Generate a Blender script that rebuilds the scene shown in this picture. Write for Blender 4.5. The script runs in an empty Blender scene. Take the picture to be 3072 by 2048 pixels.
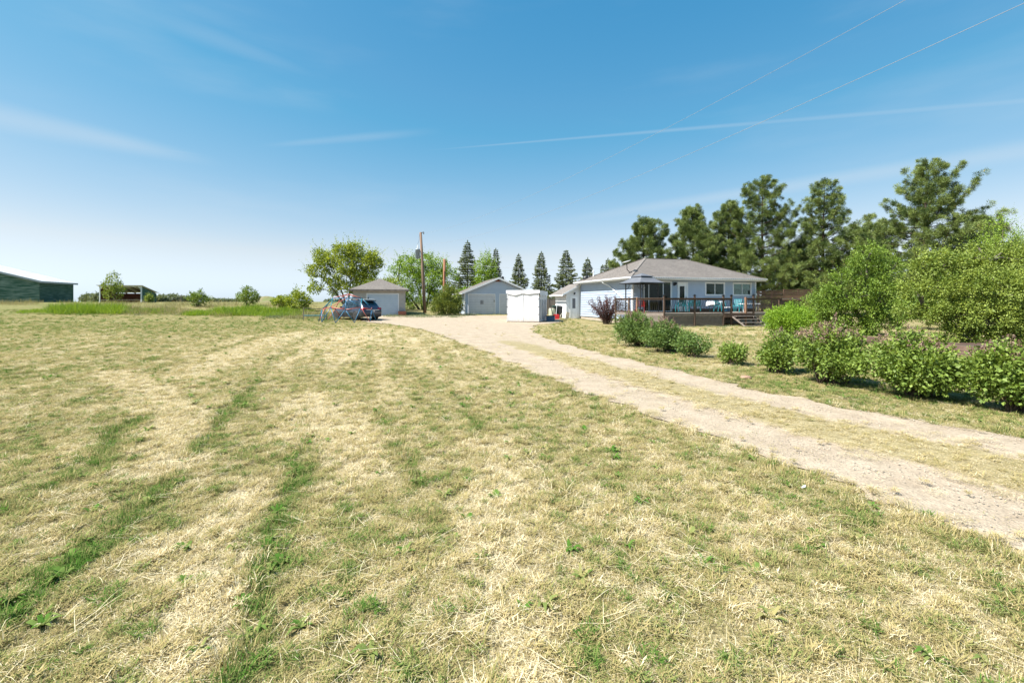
import bpy, math, random
import numpy as np
from mathutils import Vector, Matrix, Euler

rnd = random.Random(7)
RNG = np.random.default_rng(11)
SC = bpy.context.scene
COL = SC.collection
R = math.radians

# ------------------------------------------------------------------ camera, sky, sun, exposure
FPX, CX, YH, CH = 1365.0, 1536.0, 905.0, 1.6          # focal length in photo pixels, optical centre, horizon row, eye height
cam_d = bpy.data.cameras.new("camera")
cam_d.sensor_width = 36.0
cam_d.lens = FPX / 3072.0 * 36.0
cam_d.shift_y = -(1024.0 - YH) / 3072.0
cam_d.clip_start = 0.05
cam_d.clip_end = 6000.0
cam = bpy.data.objects.new("camera", cam_d)
cam.location = (0, 0, CH)
cam.rotation_euler = (R(90), 0, 0)
COL.objects.link(cam)
SC.camera = cam

SUN_EL = 52.0
_sx, _sy = -0.935, -0.355
_n = math.hypot(_sx, _sy)
SUN = Vector((_sx / _n * math.cos(R(SUN_EL)), _sy / _n * math.cos(R(SUN_EL)), math.sin(R(SUN_EL))))

sun_d = bpy.data.lights.new("sun", 'SUN')
sun_d.energy = 5.0
sun_d.angle = R(0.53)
sun_d.color = (1.0, 0.955, 0.89)
sun = bpy.data.objects.new("sun", sun_d)
sun.location = SUN * 50
sun.rotation_euler = SUN.to_track_quat('Z', 'Y').to_euler()
COL.objects.link(sun)

SC.view_settings.view_transform = 'Standard'
SC.view_settings.look = 'None'
SC.view_settings.gamma = 1.0
SC.view_settings.use_curve_mapping = False
SC.view_settings.exposure = 1.14
SC.render.film_transparent = False
SC.cycles.use_denoising = True
SC.cycles.max_bounces = 6
SC.cycles.diffuse_bounces = 3
SC.cycles.transmission_bounces = 4
SC.cycles.transparent_max_bounces = 8


def pdir(px, py):
    v = Vector(((px - CX) / FPX, 1.0, (YH - py) / FPX))
    return v.normalized()


world = bpy.data.worlds.new("World")
SC.world = world
world.use_nodes = True
wt = world.node_tree
for n in list(wt.nodes):
    wt.nodes.remove(n)


def wn(t, **k):
    n = wt.nodes.new(t)
    for a, b in k.items():
        setattr(n, a, b)
    return n


sky = wn('ShaderNodeTexSky', sky_type='NISHITA')
sky.sun_disc = False
sky.sun_elevation = R(SUN_EL)
sky.sun_rotation = math.atan2(_sx, _sy)
sky.altitude = 600
sky.air_density = 1.0
sky.dust_density = 0.6
sky.ozone_density = 1.6
SKY_STRENGTH = 0.104
wbg = wn('ShaderNodeBackground')
wbg.inputs['Strength'].default_value = SKY_STRENGTH
wout = wn('ShaderNodeOutputWorld')
wco = wn('ShaderNodeTexCoord')
L = wt.links.new


def wmath(op, a, b=None, c=None, clamp=False):
    n = wn('ShaderNodeMath', operation=op, use_clamp=clamp)
    for i, x in enumerate((a, b, c)):
        if x is None:
            continue
        if isinstance(x, (int, float)):
            n.inputs[i].default_value = x
        else:
            L(x, n.inputs[i])
    return n.outputs[0]


def wdot(v):
    n = wn('ShaderNodeVectorMath', operation='DOT_PRODUCT')
    L(wco.outputs['Generated'], n.inputs[0])
    n.inputs[1].default_value = v
    return n.outputs['Value']


def wss(x, a, b):
    n = wn('ShaderNodeMapRange', interpolation_type='SMOOTHSTEP')
    L(x, n.inputs['Value'])
    n.inputs['From Min'].default_value = a
    n.inputs['From Max'].default_value = b
    return n.outputs['Result']


wnz = wn('ShaderNodeTexNoise')
wnz.inputs['Scale'].default_value = 5.0
wnz.inputs['Detail'].default_value = 5.0
wmap = wn('ShaderNodeMapping')
wmap.inputs['Scale'].default_value = (1.0, 1.0, 6.0)
L(wco.outputs['Generated'], wmap.inputs['Vector'])
L(wmap.outputs['Vector'], wnz.inputs['Vector'])


def streak(p1, p2, w1, w2, amount, fade=(0.0, 0.25), rag=0.35):
    """thin cirrus along the great circle through two directions; width in radians at both ends"""
    d1, d2 = pdir(*p1), pdir(*p2)
    nrm = d1.cross(d2).normalized()
    if nrm.z < 0:
        nrm = -nrm
    tang = (d2 - d1).normalized()
    t = wdot(tang)
    t1, t2 = tang.dot(d1), tang.dot(d2)
    mr = wn('ShaderNodeMapRange')
    L(t, mr.inputs['Value'])
    mr.inputs['From Min'].default_value = t1
    mr.inputs['From Max'].default_value = t2
    mr.inputs['To Min'].default_value = w1
    mr.inputs['To Max'].default_value = w2
    dist = wmath('ABSOLUTE', wdot(nrm))
    rat = wmath('DIVIDE', dist, mr.outputs['Result'])
    prof = wss(rat, 1.0, 0.0)
    ends = wmath('MULTIPLY', wss(t, t1 + (t2 - t1) * fade[0], t1 + (t2 - t1) * fade[1]), wss(t, t2 + (t2 - t1) * 0.9, t2))
    var = wmath('MULTIPLY_ADD', wnz.outputs['Fac'], rag * 2, 1.0 - rag)
    return wmath('MULTIPLY', wmath('MULTIPLY', prof, ends), wmath('MULTIPLY', var, amount), clamp=True)


clouds = [
    streak((1240, 455), (3072, 303), 0.0015, 0.0085, 0.17, (0, .2), .3),
    streak((1500, 690), (3072, 452), 0.012, 0.022, 0.24, (0, .6), .4),
    streak((700, 500), (0, 352), 0.012, 0.030, 0.26, (0, .6), .35),
    streak((640, 470), (120, 400), 0.004, 0.007, 0.16, (0, .3), .3),
    streak((760, 440), (1090, 412), 0.006, 0.012, 0.12, (0, .5), .4),
    streak((1000, 250), (420, 30), 0.010, 0.03, 0.10, (0, .5), .5),
]
ctot = clouds[0]
for c in clouds[1:]:
    ctot = wmath('MAXIMUM', ctot, c)
# very faint high veil
wn2 = wn('ShaderNodeTexNoise')
wn2.inputs['Scale'].default_value = 2.2
wn2.inputs['Detail'].default_value = 6.0
wm2 = wn('ShaderNodeMapping')
wm2.inputs['Scale'].default_value = (1.0, 1.2, 5.0)
wm2.inputs['Rotation'].default_value = (0, R(12), R(20))
L(wco.outputs['Generated'], wm2.inputs['Vector'])
L(wm2.outputs['Vector'], wn2.inputs['Vector'])
veil = wmath('MULTIPLY', wss(wn2.outputs['Fac'], 0.48, 0.8), 0.13)
ctot = wmath('MAXIMUM', ctot, veil)
wmix = wn('ShaderNodeMix', data_type='RGBA')
L(ctot, wmix.inputs[0])
wtint = wn('ShaderNodeMix', data_type='RGBA', blend_type='MULTIPLY')
wtint.inputs[0].default_value = 1.0
# colour response of the sky: deeper blue overhead, near white towards the horizon
wsep = wn('ShaderNodeSeparateColor')
L(sky.outputs['Color'], wsep.inputs[0])
sg = wmath('MULTIPLY', wmath('POWER', wsep.outputs[1], 0.78), 0.98)
sb = wmath('MAXIMUM', wmath('MULTIPLY', wmath('POWER', wsep.outputs[2], 0.5), 1.58), wmath('MULTIPLY', sg, 1.11))
sr = wmath('MINIMUM', wmath('MULTIPLY', wmath('POWER', wsep.outputs[0], 1.9), 0.34), wmath('MAXIMUM', wmath('SUBTRACT', wmath('MULTIPLY', sg, 1.97), sb), wmath('MULTIPLY', sg, .30)))
wcmb = wn('ShaderNodeCombineColor')
L(sr, wcmb.inputs[0])
L(sg, wcmb.inputs[1])
L(sb, wcmb.inputs[2])
L(wcmb.outputs[0], wtint.inputs[6])
wtint.inputs[7].default_value = (1.0, 1.0, 1.0, 1)
L(wtint.outputs[2], wmix.inputs[6])
wmix.inputs[7].default_value = (3.3, 3.6, 3.85, 1)
L(wmix.outputs[2], wbg.inputs['Color'])
L(wbg.outputs[0], wout.inputs['Surface'])


# ------------------------------------------------------------------ terrain
def ss(t):
    t = np.clip(t, 0, 1)
    return t * t * (3 - 2 * t)


def tz(X, Y):
    X = np.asarray(X, float)
    Y = np.asarray(Y, float)
    z = 0.30 * ss((Y - 33) / 16)
    z = z + 1.22 * ss((Y - 36) / 22) * ss((-X - 6) / 22)
    near = 1 - ss((np.hypot(X, Y) - 9) / 12)
    z = z + near * (0.012 * np.sin(X * 1.9 + 0.6 * Y) + 0.010 * np.sin(Y * 2.3 - 0.8 * X + 1.0))
    return z


def T(x, y):
    return float(tz(x, y))


def G(px, py):
    """photo pixel -> the point of the ground it shows"""
    def g(Y):
        X = (px - CX) * Y / FPX
        return CH - (py - YH) * Y / FPX - T(X, Y)
    a = 1.0
    while g(a) > 0 and a < 400:
        a *= 1.02
    lo, hi = a / 1.02, a
    for _ in range(30):
        m = (lo + hi) / 2
        if g(m) > 0:
            lo = m
        else:
            hi = m
    X = (px - CX) * lo / FPX
    return Vector((X, lo, T(X, lo)))


def AT(px, Y):
    X = (px - CX) * Y / FPX
    return Vector((X, Y, T(X, Y)))


# ------------------------------------------------------------------ mesh helpers
class MB:
    def __init__(s):
        s.v, s.f, s.mi = [], [], []
        s.cur = 0

    def add(s, vs, fs):
        o = len(s.v)
        s.v += [tuple(x) for x in vs]
        for f in fs:
            s.f.append([i + o for i in f])
            s.mi.append(s.cur)
        return s

    def box(s, x0, x1, y0, y1, z0, z1, M=None):
        vs = [Vector((x, y, z)) for x in (x0, x1) for y in (y0, y1) for z in (z0, z1)]
        if M is not None:
            vs = [M @ v for v in vs]
        return s.add(vs, [(0, 1, 3, 2), (4, 6, 7, 5), (0, 4, 5, 1), (2, 3, 7, 6), (0, 2, 6, 4), (1, 5, 7, 3)])

    def bbox(s, x0, x1, y0, y1, z0, z1, b=0.01, M=None):
        """box with chamfered vertical and top edges"""
        pts = [(x0 + b, y0), (x1 - b, y0), (x1, y0 + b), (x1, y1 - b), (x1 - b, y1), (x0 + b, y1), (x0, y1 - b), (x0, y0 + b)]
        cx, cy = (x0 + x1) / 2, (y0 + y1) / 2
        def ins(p):
            return (p[0] + (b if p[0] < cx else -b), p[1] + (b if p[1] < cy else -b))
        vs = [Vector((p[0], p[1], z0)) for p in pts] + [Vector((p[0], p[1], z1 - b)) for p in pts] + [Vector((*ins(p), z1)) for p in pts]
        if M is not None:
            vs = [M @ v for v in vs]
        fs = []
        for k in range(8):
            j = (k + 1) % 8
            fs.append((k, j, 8 + j, 8 + k))
            fs.append((8 + k, 8 + j, 16 + j, 16 + k))
        fs.append(tuple(range(7, -1, -1)))
        fs.append(tuple(range(16, 24)))
        return s.add(vs, fs)

    def bar(s, p, q, w, h, up=(0, 0, 1)):
        p, q = Vector(p), Vector(q)
        d = (q - p).normalized()
        u = Vector(up)
        sd = d.cross(u)
        if sd.length < 1e-4:
            sd = d.cross(Vector((1, 0, 0)))
        sd.normalize()
        u = sd.cross(d)
        a, b = sd * w / 2, u * h / 2
        vs = [p - a - b, p + a - b, p + a + b, p - a + b, q - a - b, q + a - b, q + a + b, q - a + b]
        return s.add(vs, [(3, 2, 1, 0), (4, 5, 6, 7), (0, 1, 5, 4), (1, 2, 6, 5), (2, 3, 7, 6), (3, 0, 4, 7)])

    def tube(s, pts, rad, n=8, cap=True):
        pts = [Vector(p) for p in pts]
        if not hasattr(rad, '__len__'):
            rad = [rad] * len(pts)
        vs = []
        ref = None
        for i, p in enumerate(pts):
            d = (pts[min(i + 1, len(pts) - 1)] - pts[max(i - 1, 0)])
            if d.length < 1e-9:
                d = Vector((0, 0, 1))
            d.normalize()
            if ref is None:
                ref = Vector((1, 0, 0)) if abs(d.x) < .8 else Vector((0, 1, 0))
            a = d.cross(ref)
            if a.length < 1e-5:
                a = d.cross(Vector((0, 1, 0.3)))
            a.normalize()
            b = d.cross(a)
            ref = -b if False else ref
            for k in range(n):
                t = 2 * math.pi * k / n
                vs.append(p + (a * math.cos(t) + b * math.sin(t)) * rad[i])
        fs = []
        for i in range(len(pts) - 1):
            for k in range(n):
                j = (k + 1) % n
                fs.append((i * n + k, i * n + j, (i + 1) * n + j, (i + 1) * n + k))
        if cap:
            fs.append(tuple(range(n - 1, -1, -1)))
            fs.append(tuple((len(pts) - 1) * n + k for k in range(n)))
        return s.add(vs, fs)

    def lathe(s, prof, n=16, c=(0, 0, 0), M=None):
        vs = []
        for r, z in prof:
            for k in range(n):
                t = 2 * math.pi * k / n
                v = Vector((r * math.cos(t), r * math.sin(t), z))
                if M is not None:
                    v = M @ v
                vs.append(v + Vector(c))
        fs = []
        for i in range(len(prof) - 1):
            for k in range(n):
                j = (k + 1) % n
                fs.append((i * n + k, i * n + j, (i + 1) * n + j, (i + 1) * n + k))
        fs.append(tuple(range(n - 1, -1, -1)))
        fs.append(tuple((len(prof) - 1) * n + k for k in range(n)))
        return s.add(vs, fs)

    def poly(s, pts):
        return s.add(pts, [tuple(range(len(pts)))])

    def prism(s, pts, d):
        """extrude a planar polygon by vector d"""
        d = Vector(d)
        n = len(pts)
        vs = [Vector(p) for p in pts] + [Vector(p) + d for p in pts]
        fs = [tuple(range(n - 1, -1, -1)), tuple(range(n, 2 * n))]
        for k in range(n):
            j = (k + 1) % n
            fs.append((k, j, n + j, n + k))
        return s.add(vs, fs)

    def mesh(s, name, mats, smooth=False):
        me = bpy.data.meshes.new(name)
        me.from_pydata(s.v, [], s.f)
        if not isinstance(mats, (list, tuple)):
            mats = [mats]
        for m in mats:
            me.materials.append(m)
        if len(mats) > 1:
            me.polygons.foreach_set('material_index', s.mi)
        if smooth:
            me.polygons.foreach_set('use_smooth', [True] * len(me.polygons))
        me.update()
        return me

    def build(s, name, mats, parent=None, smooth=False, **k):
        o = bpy.data.objects.new(name, s.mesh(name, mats, smooth))
        COL.objects.link(o)
        if parent is not None:
            o.parent = parent
        return tag(o, **k)


def tag(o, label=None, cat=None, group=None, kind=None):
    if label:
        o['label'] = label
    if cat:
        o['category'] = cat
    if group:
        o['group'] = group
    if kind:
        o['kind'] = kind
    return o


def thing(name, loc, rotz=0.0, label=None, cat=None, group=None):
    o = bpy.data.objects.new(name, None)
    o.empty_display_size = 0.2
    o.location = loc
    o.rotation_euler = (0, 0, rotz)
    COL.objects.link(o)
    return tag(o, label, cat, group)


def inst(name, me, parent=None, loc=(0, 0, 0), rot=(0, 0, 0), scale=None):
    o = bpy.data.objects.new(name, me)
    o.location = loc
    o.rotation_euler = rot
    if scale is not None:
        o.scale = scale
    COL.objects.link(o)
    if parent is not None:
        o.parent = parent
    return o


def copy_tree(o, parent=None):
    c = o.copy()
    COL.objects.link(c)
    c.parent = parent
    for ch in list(o.children):
        copy_tree(ch, c)
    return c


def np_mesh(name, V, F, mat, attrs=None, smooth=False):
    """fast mesh from numpy arrays; F is (m,3) or (m,4)"""
    V = np.asarray(V, np.float32)
    F = np.asarray(F, np.int32)
    me = bpy.data.meshes.new(name)
    k = F.shape[1]
    me.vertices.add(len(V))
    me.vertices.foreach_set('co', V.ravel())
    me.loops.add(F.size)
    me.loops.foreach_set('vertex_index', F.ravel())
    me.polygons.add(len(F))
    me.polygons.foreach_set('loop_start', np.arange(0, F.size, k, dtype=np.int32))
    me.polygons.foreach_set('loop_total', np.full(len(F), k, np.int32))
    if smooth:
        me.polygons.foreach_set('use_smooth', np.ones(len(F), bool))
    for an, arr in (attrs or {}).items():
        a = me.attributes.new(an, 'FLOAT', 'POINT')
        a.data.foreach_set('value', np.asarray(arr, np.float32))
    if mat is not None:
        me.materials.append(mat)
    me.update(calc_edges=True)
    return me


def np_obj(name, me, parent=None, **k):
    o = bpy.data.objects.new(name, me)
    COL.objects.link(o)
    if parent is not None:
        o.parent = parent
    return tag(o, **k)


# value noise for laying things out
_perm = RNG.random((256, 256))


def vnoise(x, y):
    x = np.asarray(x, float)
    y = np.asarray(y, float)
    xi, yi = np.floor(x).astype(int), np.floor(y).astype(int)
    fx, fy = x - xi, y - yi
    fx, fy = fx * fx * (3 - 2 * fx), fy * fy * (3 - 2 * fy)
    a = _perm[xi % 256, yi % 256]
    b = _perm[(xi + 1) % 256, yi % 256]
    c = _perm[xi % 256, (yi + 1) % 256]
    d = _perm[(xi + 1) % 256, (yi + 1) % 256]
    return (a * (1 - fx) + b * fx) * (1 - fy) + (c * (1 - fx) + d * fx) * fy


def fbm(x, y, o=4):
    t, a, s = 0, 0.5, 0
    for k in range(o):
        t = t + a * vnoise(x * 2 ** k + 17.3 * k, y * 2 ** k + 9.1 * k)
        s += a
        a *= 0.5
    return t / s


# ------------------------------------------------------------------ materials
MATS = {}


def new_mat(name):
    m = bpy.data.materials.new(name)
    m.use_nodes = True
    nt = m.node_tree
    for n in list(nt.nodes):
        nt.nodes.remove(n)
    out = nt.nodes.new('ShaderNodeOutputMaterial')
    MATS[name] = m
    return m, nt, out


def rgb(r, g, b):
    """sRGB 0-255 -> linear"""
    def f(c):
        c /= 255
        return c / 12.92 if c <= .04045 else ((c + .055) / 1.055) ** 2.4
    return (f(r), f(g), f(b), 1)


def plain(name, c1, c2=None, scale=6.0, rough=0.6, bump=0.0, bscale=None, detail=5, metallic=0.0, coat=0.0, stretch=None, spec=0.5, contrast=(0.3, 0.7)):
    """two-colour noise material with optional bump"""
    m, nt, out = new_mat(name)
    N, Lk = nt.nodes.new, nt.links.new
    p = N('ShaderNodeBsdfPrincipled')
    p.inputs['Roughness'].default_value = rough
    p.inputs['Metallic'].default_value = metallic
    p.inputs['Coat Weight'].default_value = coat
    p.inputs['Specular IOR Level'].default_value = spec
    c1 = tuple(c1[:3]) + (1,)
    c2 = c1 if c2 is None else tuple(c2[:3]) + (1,)
    tc = N('ShaderNodeTexCoord')
    vec = tc.outputs['Object']
    if stretch:
        mp = N('ShaderNodeMapping')
        mp.inputs['Scale'].default_value = stretch
        Lk(vec, mp.inputs['Vector'])
        vec = mp.outputs['Vector']
    nz = N('ShaderNodeTexNoise')
    nz.inputs['Scale'].default_value = scale
    nz.inputs['Detail'].default_value = detail
    Lk(vec, nz.inputs['Vector'])
    mr = N('ShaderNodeMapRange')
    mr.inputs['From Min'].default_value = contrast[0]
    mr.inputs['From Max'].default_value = contrast[1]
    Lk(nz.outputs['Fac'], mr.inputs['Value'])
    mx = N('ShaderNodeMix')
    mx.data_type = 'RGBA'
    mx.inputs[6].default_value = c1
    mx.inputs[7].default_value = c2
    Lk(mr.outputs['Result'], mx.inputs[0])
    Lk(mx.outputs[2], p.inputs['Base Color'])
    if bump:
        b = N('ShaderNodeBump')
        b.inputs['Strength'].default_value = bump
        b.inputs['Distance'].default_value = 0.02
        n2 = N('ShaderNodeTexNoise')
        n2.inputs['Scale'].default_value = bscale or scale * 4
        n2.inputs['Detail'].default_value = 4
        Lk(vec, n2.inputs['Vector'])
        Lk(n2.outputs['Fac'], b.inputs['Height'])
        Lk(b.outputs['Normal'], p.inputs['Normal'])
    Lk(p.outputs[0], out.inputs['Surface'])
    return m


def leaf_mat(name, ca, cb, trans=0.35, rough=0.55, dry=None, tcol=None):
    """leaf colour varies from leaf to leaf (attribute lv); light passes through the leaf"""
    m, nt, out = new_mat(name)
    N, Lk = nt.nodes.new, nt.links.new
    at = N('ShaderNodeAttribute')
    at.attribute_name = 'lv'
    r = N('ShaderNodeValToRGB')
    r.color_ramp.elements[0].color = tuple(ca) + (1,)
    r.color_ramp.elements[1].color = tuple(cb) + (1,)
    if dry:
        e = r.color_ramp.elements.new(0.96)
        e.color = tuple(cb) + (1,)
        r.color_ramp.elements[-1].color = tuple(dry) + (1,)
    Lk(at.outputs['Fac'], r.inputs['Fac'])
    p = N('ShaderNodeBsdfPrincipled')
    p.inputs['Roughness'].default_value = rough
    p.inputs['Specular IOR Level'].default_value = 0.35
    Lk(r.outputs['Color'], p.inputs['Base Color'])
    t = N('ShaderNodeBsdfTranslucent')
    tm = N('ShaderNodeMix')
    tm.data_type = 'RGBA'
    tm.blend_type = 'MULTIPLY'
    tm.inputs[0].default_value = 1.0
    Lk(r.outputs['Color'], tm.inputs[6])
    tm.inputs[7].default_value = (1.5, 1.35, 0.6, 1) if tcol is None else tcol
    Lk(tm.outputs[2], t.inputs['Color'])
    ms = N('ShaderNodeMixShader')
    ms.inputs['Fac'].default_value = trans
    Lk(p.outputs[0], ms.inputs[1])
    Lk(t.outputs[0], ms.inputs[2])
    Lk(ms.outputs[0], out.inputs['Surface'])
    return m


M = {}
M['white'] = plain('white_paint', (.74, .75, .76), (.66, .67, .68), 3, .5)
M['white_metal'] = plain('white_metal', (.78, .79, .8), (.7, .71, .72), 2, .35)
M['siding'] = plain('blue_siding', (.37, .43, .52), (.335, .395, .485), 1.5, .5, .02, 40)
M['siding_g'] = plain('garage_blue_siding', (.40, .465, .555), (.36, .425, .515), 1.5, .5, .02, 40)
M['beige'] = plain('beige_stucco', (.40, .38, .35), (.33, .31, .28), 2.5, .85, .3, 60)
M['door_blue'] = plain('pale_blue_door', (.44, .52, .60), (.39, .47, .55), 2, .45)
M['door_grey'] = plain('grey_white_door', (.52, .54, .57), (.46, .48, .51), 2, .5)
M['wood'] = plain('brown_wood', (.115, .068, .042), (.055, .034, .024), 5, .75, .25, 40, stretch=(1, 1, .15))
M['wood_h'] = plain('brown_wood_rail', (.105, .062, .040), (.05, .032, .022), 5, .75, .25, 40, stretch=(.15, 1, 1))
M['wood_red'] = plain('red_brown_wood', (.30, .165, .10), (.17, .09, .055), 4, .7, .2, 40, stretch=(.2, 1, 1))
M['wood_deck'] = plain('worn_deck_wood', (.36, .30, .245), (.24, .19, .15), 4, .8, .2, 30, stretch=(.2, 1, 1))
M['wood_grey'] = plain('weathered_grey_wood', (.24, .20, .17), (.13, .11, .095), 5, .85, .3, 40, stretch=(1, 1, .12))
M['lath'] = plain('lattice_wood', (.29, .24, .20), (.19, .155, .13), 6, .8, .1)
M['iron'] = plain('black_iron', (.012, .012, .014), (.02, .02, .022), 8, .45)
M['canvas'] = plain('charcoal_canvas', (.125, .135, .155), (.10, .11, .13), 3, .85, .1, 20)
M['concrete'] = plain('concrete', (.42, .36, .29), (.33, .28, .22), 4, .9, .4, 30)
M['pole'] = plain('creosote_pole', (.24, .155, .10), (.13, .085, .058), 6, .85, .5, 30, stretch=(1, 1, .06))
M['pole_red'] = plain('rusty_pole', (.30, .13, .065), (.19, .085, .048), 6, .85, .4, 30, stretch=(1, 1, .06))
M['galv'] = plain('grey_enamel', (.27, .32, .35), (.21, .25, .28), 4, .4, metallic=.2)
M['wire'] = plain('aluminium_wire', (.30, .30, .31), (.25, .25, .26), 4, .6)
M['bark'] = plain('brown_bark', (.10, .072, .05), (.05, .037, .027), 9, .95, .6, 30, stretch=(1, 1, .25))
M['bark_grey'] = plain('grey_bark', (.16, .135, .11), (.085, .07, .058), 9, .95, .6, 30, stretch=(1, 1, .25))
M['bark_pine'] = plain('pine_bark', (.105, .066, .045), (.05, .034, .026), 6, .95, .7, 20, stretch=(1, 1, .3))
M['barn_green'] = plain('faded_green_boards', (.020, .075, .050), (.10, .17, .14), 1.6, .8, .2, 30, stretch=(.5, .5, 3.0), contrast=(.42, .8))
M['barn_worn'] = plain('worn_green_boards', (.030, .095, .066), (.24, .31, .27), 1.3, .8, .2, 30, stretch=(.5, .5, 3.0), contrast=(.40, .78))
M['barn_roof'] = plain('white_sheet_roof', (.66, .67, .68), (.58, .59, .60), 1, .45)
M['barn_in'] = plain('dark_red_boards', (.23, .08, .05), (.12, .045, .03), 2, .9, .2, 20)
M['plastic_turq'] = plain('turquoise_plastic', (.02, .19, .22), (.016, .16, .19), 4, .4)
M['plastic_red'] = plain('red_plastic', (.50, .022, .02), (.42, .018, .018), 4, .4)
M['plastic_dkgreen'] = plain('dark_green_plastic', (.014, .035, .026), (.02, .045, .032), 4, .45)
M['plastic_black'] = plain('black_plastic', (.02, .02, .022), (.028, .028, .03), 4, .5)
M['plastic_blue'] = plain('blue_plastic', (.02, .10, .20), (.018, .085, .17), 4, .4)
M['cloth'] = plain('white_tablecloth', (.72, .74, .76), (.45, .62, .68), 14, .85, contrast=(.55, .75))
M['tube_red'] = plain('faded_red_tube', (.52, .155, .12), (.44, .12, .09), 5, .4)
M['tube_blue'] = plain('blue_tube', (.022, .12, .24), (.03, .16, .28), 5, .4)
M['tube_teal'] = plain('teal_tube', (.02, .20, .24), (.02, .16, .2), 5, .4)
M['paint_grey'] = plain('grey_car_paint', (.042, .055, .088), (.038, .05, .08), 2, .28, metallic=.55, coat=.8)
M['car_trim'] = plain('black_car_trim', (.014, .014, .015), (.02, .02, .021), 8, .55)
M['rubber'] = plain('tyre_rubber', (.016, .016, .016), (.024, .024, .024), 20, .85)
M['alloy'] = plain('alloy_rim', (.55, .56, .58), (.5, .51, .53), 4, .3, metallic=.8)
M['tail_red'] = plain('red_tail_lamp', (.40, .012, .02), (.3, .01, .015), 3, .15, coat=.6)
M['plate'] = plain('white_number_plate', (.7, .7, .7), None, 3, .5)
M['ink'] = plain('dark_ink', (.05, .05, .06), None, 3, .6)
M['paper'] = plain('grey_paper', (.36, .36, .37), (.30, .30, .31), 20, .8)
M['tarp'] = plain('white_tarp', (.74, .74, .75), (.66, .66, .67), 3, .55, .15, 8)
def dirty_tarp():
    """white sheeting with mud splashes low down and faint streaks"""
    m, nt, out = new_mat('splashed_tarp')
    N, Lk = nt.nodes.new, nt.links.new
    tc = N('ShaderNodeTexCoord')
    sp = N('ShaderNodeSeparateXYZ')
    Lk(tc.outputs['Object'], sp.inputs[0])
    n1 = N('ShaderNodeTexNoise')
    n1.inputs['Scale'].default_value = 7
    n1.inputs['Detail'].default_value = 7
    Lk(tc.outputs['Object'], n1.inputs['Vector'])
    a = N('ShaderNodeMath')
    a.operation = 'MULTIPLY_ADD'
    Lk(n1.outputs['Fac'], a.inputs[0])
    a.inputs[1].default_value = -.9
    Lk(sp.outputs['Z'], a.inputs[2])
    mr = N('ShaderNodeMapRange')
    mr.inputs['From Min'].default_value = .12
    mr.inputs['From Max'].default_value = -.42
    mr.inputs['To Max'].default_value = .6
    Lk(a.outputs[0], mr.inputs['Value'])
    mp = N('ShaderNodeMapping')
    mp.inputs['Scale'].default_value = (9, 9, .5)
    Lk(tc.outputs['Object'], mp.inputs['Vector'])
    n2 = N('ShaderNodeTexNoise')
    n2.inputs['Scale'].default_value = 1.2
    n2.inputs['Detail'].default_value = 5
    Lk(mp.outputs[0], n2.inputs['Vector'])
    m1 = N('ShaderNodeMix')
    m1.data_type = 'RGBA'
    m1.inputs[6].default_value = (.58, .58, .575, 1)
    m1.inputs[7].default_value = (.72, .72, .73, 1)
    Lk(n2.outputs['Fac'], m1.inputs[0])
    m2 = N('ShaderNodeMix')
    m2.data_type = 'RGBA'
    Lk(mr.outputs[0], m2.inputs[0])
    Lk(m1.outputs[2], m2.inputs[6])
    m2.inputs[7].default_value = (.40, .33, .25, 1)
    p = N('ShaderNodeBsdfPrincipled')
    p.inputs['Roughness'].default_value = .55
    Lk(m2.outputs[2], p.inputs['Base Color'])
    b = N('ShaderNodeBump')
    b.inputs['Strength'].default_value = .25
    b.inputs['Distance'].default_value = .05
    Lk(n2.outputs['Fac'], b.inputs['Height'])
    Lk(b.outputs[0], p.inputs['Normal'])
    Lk(p.outputs[0], out.inputs[0])
    return m


M['tarp_dirty'] = dirty_tarp()
M['tarp_side'] = plain('dull_white_tarp', (.66, .67, .69), (.58, .59, .62), 3, .6, .2, 8)
M['shutter'] = plain('grey_screen', (.13, .135, .15), (.10, .105, .12), 4, .5)
M['blind'] = plain('pale_blind', (.46, .52, .52), (.42, .48, .48), 4, .8)
M['room_shade'] = plain('painted_room_shade', (.012, .013, .012), (.008, .008, .008), 3, .9)  # near-black colour stands in for the dimness of an unlit interior
M['stone'] = plain('reddish_stone', (.36, .22, .15), (.28, .17, .12), 8, .9, .5, 20)
M['bed_wood'] = plain('garden_bed_wood', (.21, .135, .10), (.13, .085, .065), 4, .8, .3, 30, stretch=(.15, 1, 1))


def glass_mat(name, refl=.10):
    m, nt, out = new_mat(name)
    N, Lk = nt.nodes.new, nt.links.new
    fr = N('ShaderNodeFresnel')
    fr.inputs['IOR'].default_value = 1.5
    ad = N('ShaderNodeMath')
    ad.operation = 'MULTIPLY_ADD'
    Lk(fr.outputs[0], ad.inputs[0])
    ad.inputs[1].default_value = .4
    ad.inputs[2].default_value = refl
    g = N('ShaderNodeBsdfGlossy')
    g.inputs['Roughness'].default_value = .02
    g.inputs['Color'].default_value = (.9, .95, .93, 1)
    t = N('ShaderNodeBsdfTransparent')
    t.inputs['Color'].default_value = (.55, .62, .58, 1)
    ms = N('ShaderNodeMixShader')
    Lk(ad.outputs[0], ms.inputs[0])
    Lk(t.outputs[0], ms.inputs[1])
    Lk(g.outputs[0], ms.inputs[2])
    Lk(ms.outputs[0], out.inputs['Surface'])
    return m


M['glass'] = glass_mat('window_glass', .0)
M['car_glass'] = plain('tinted_car_glass', (.012, .022, .028), None, 3, .06, spec=.8)


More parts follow.
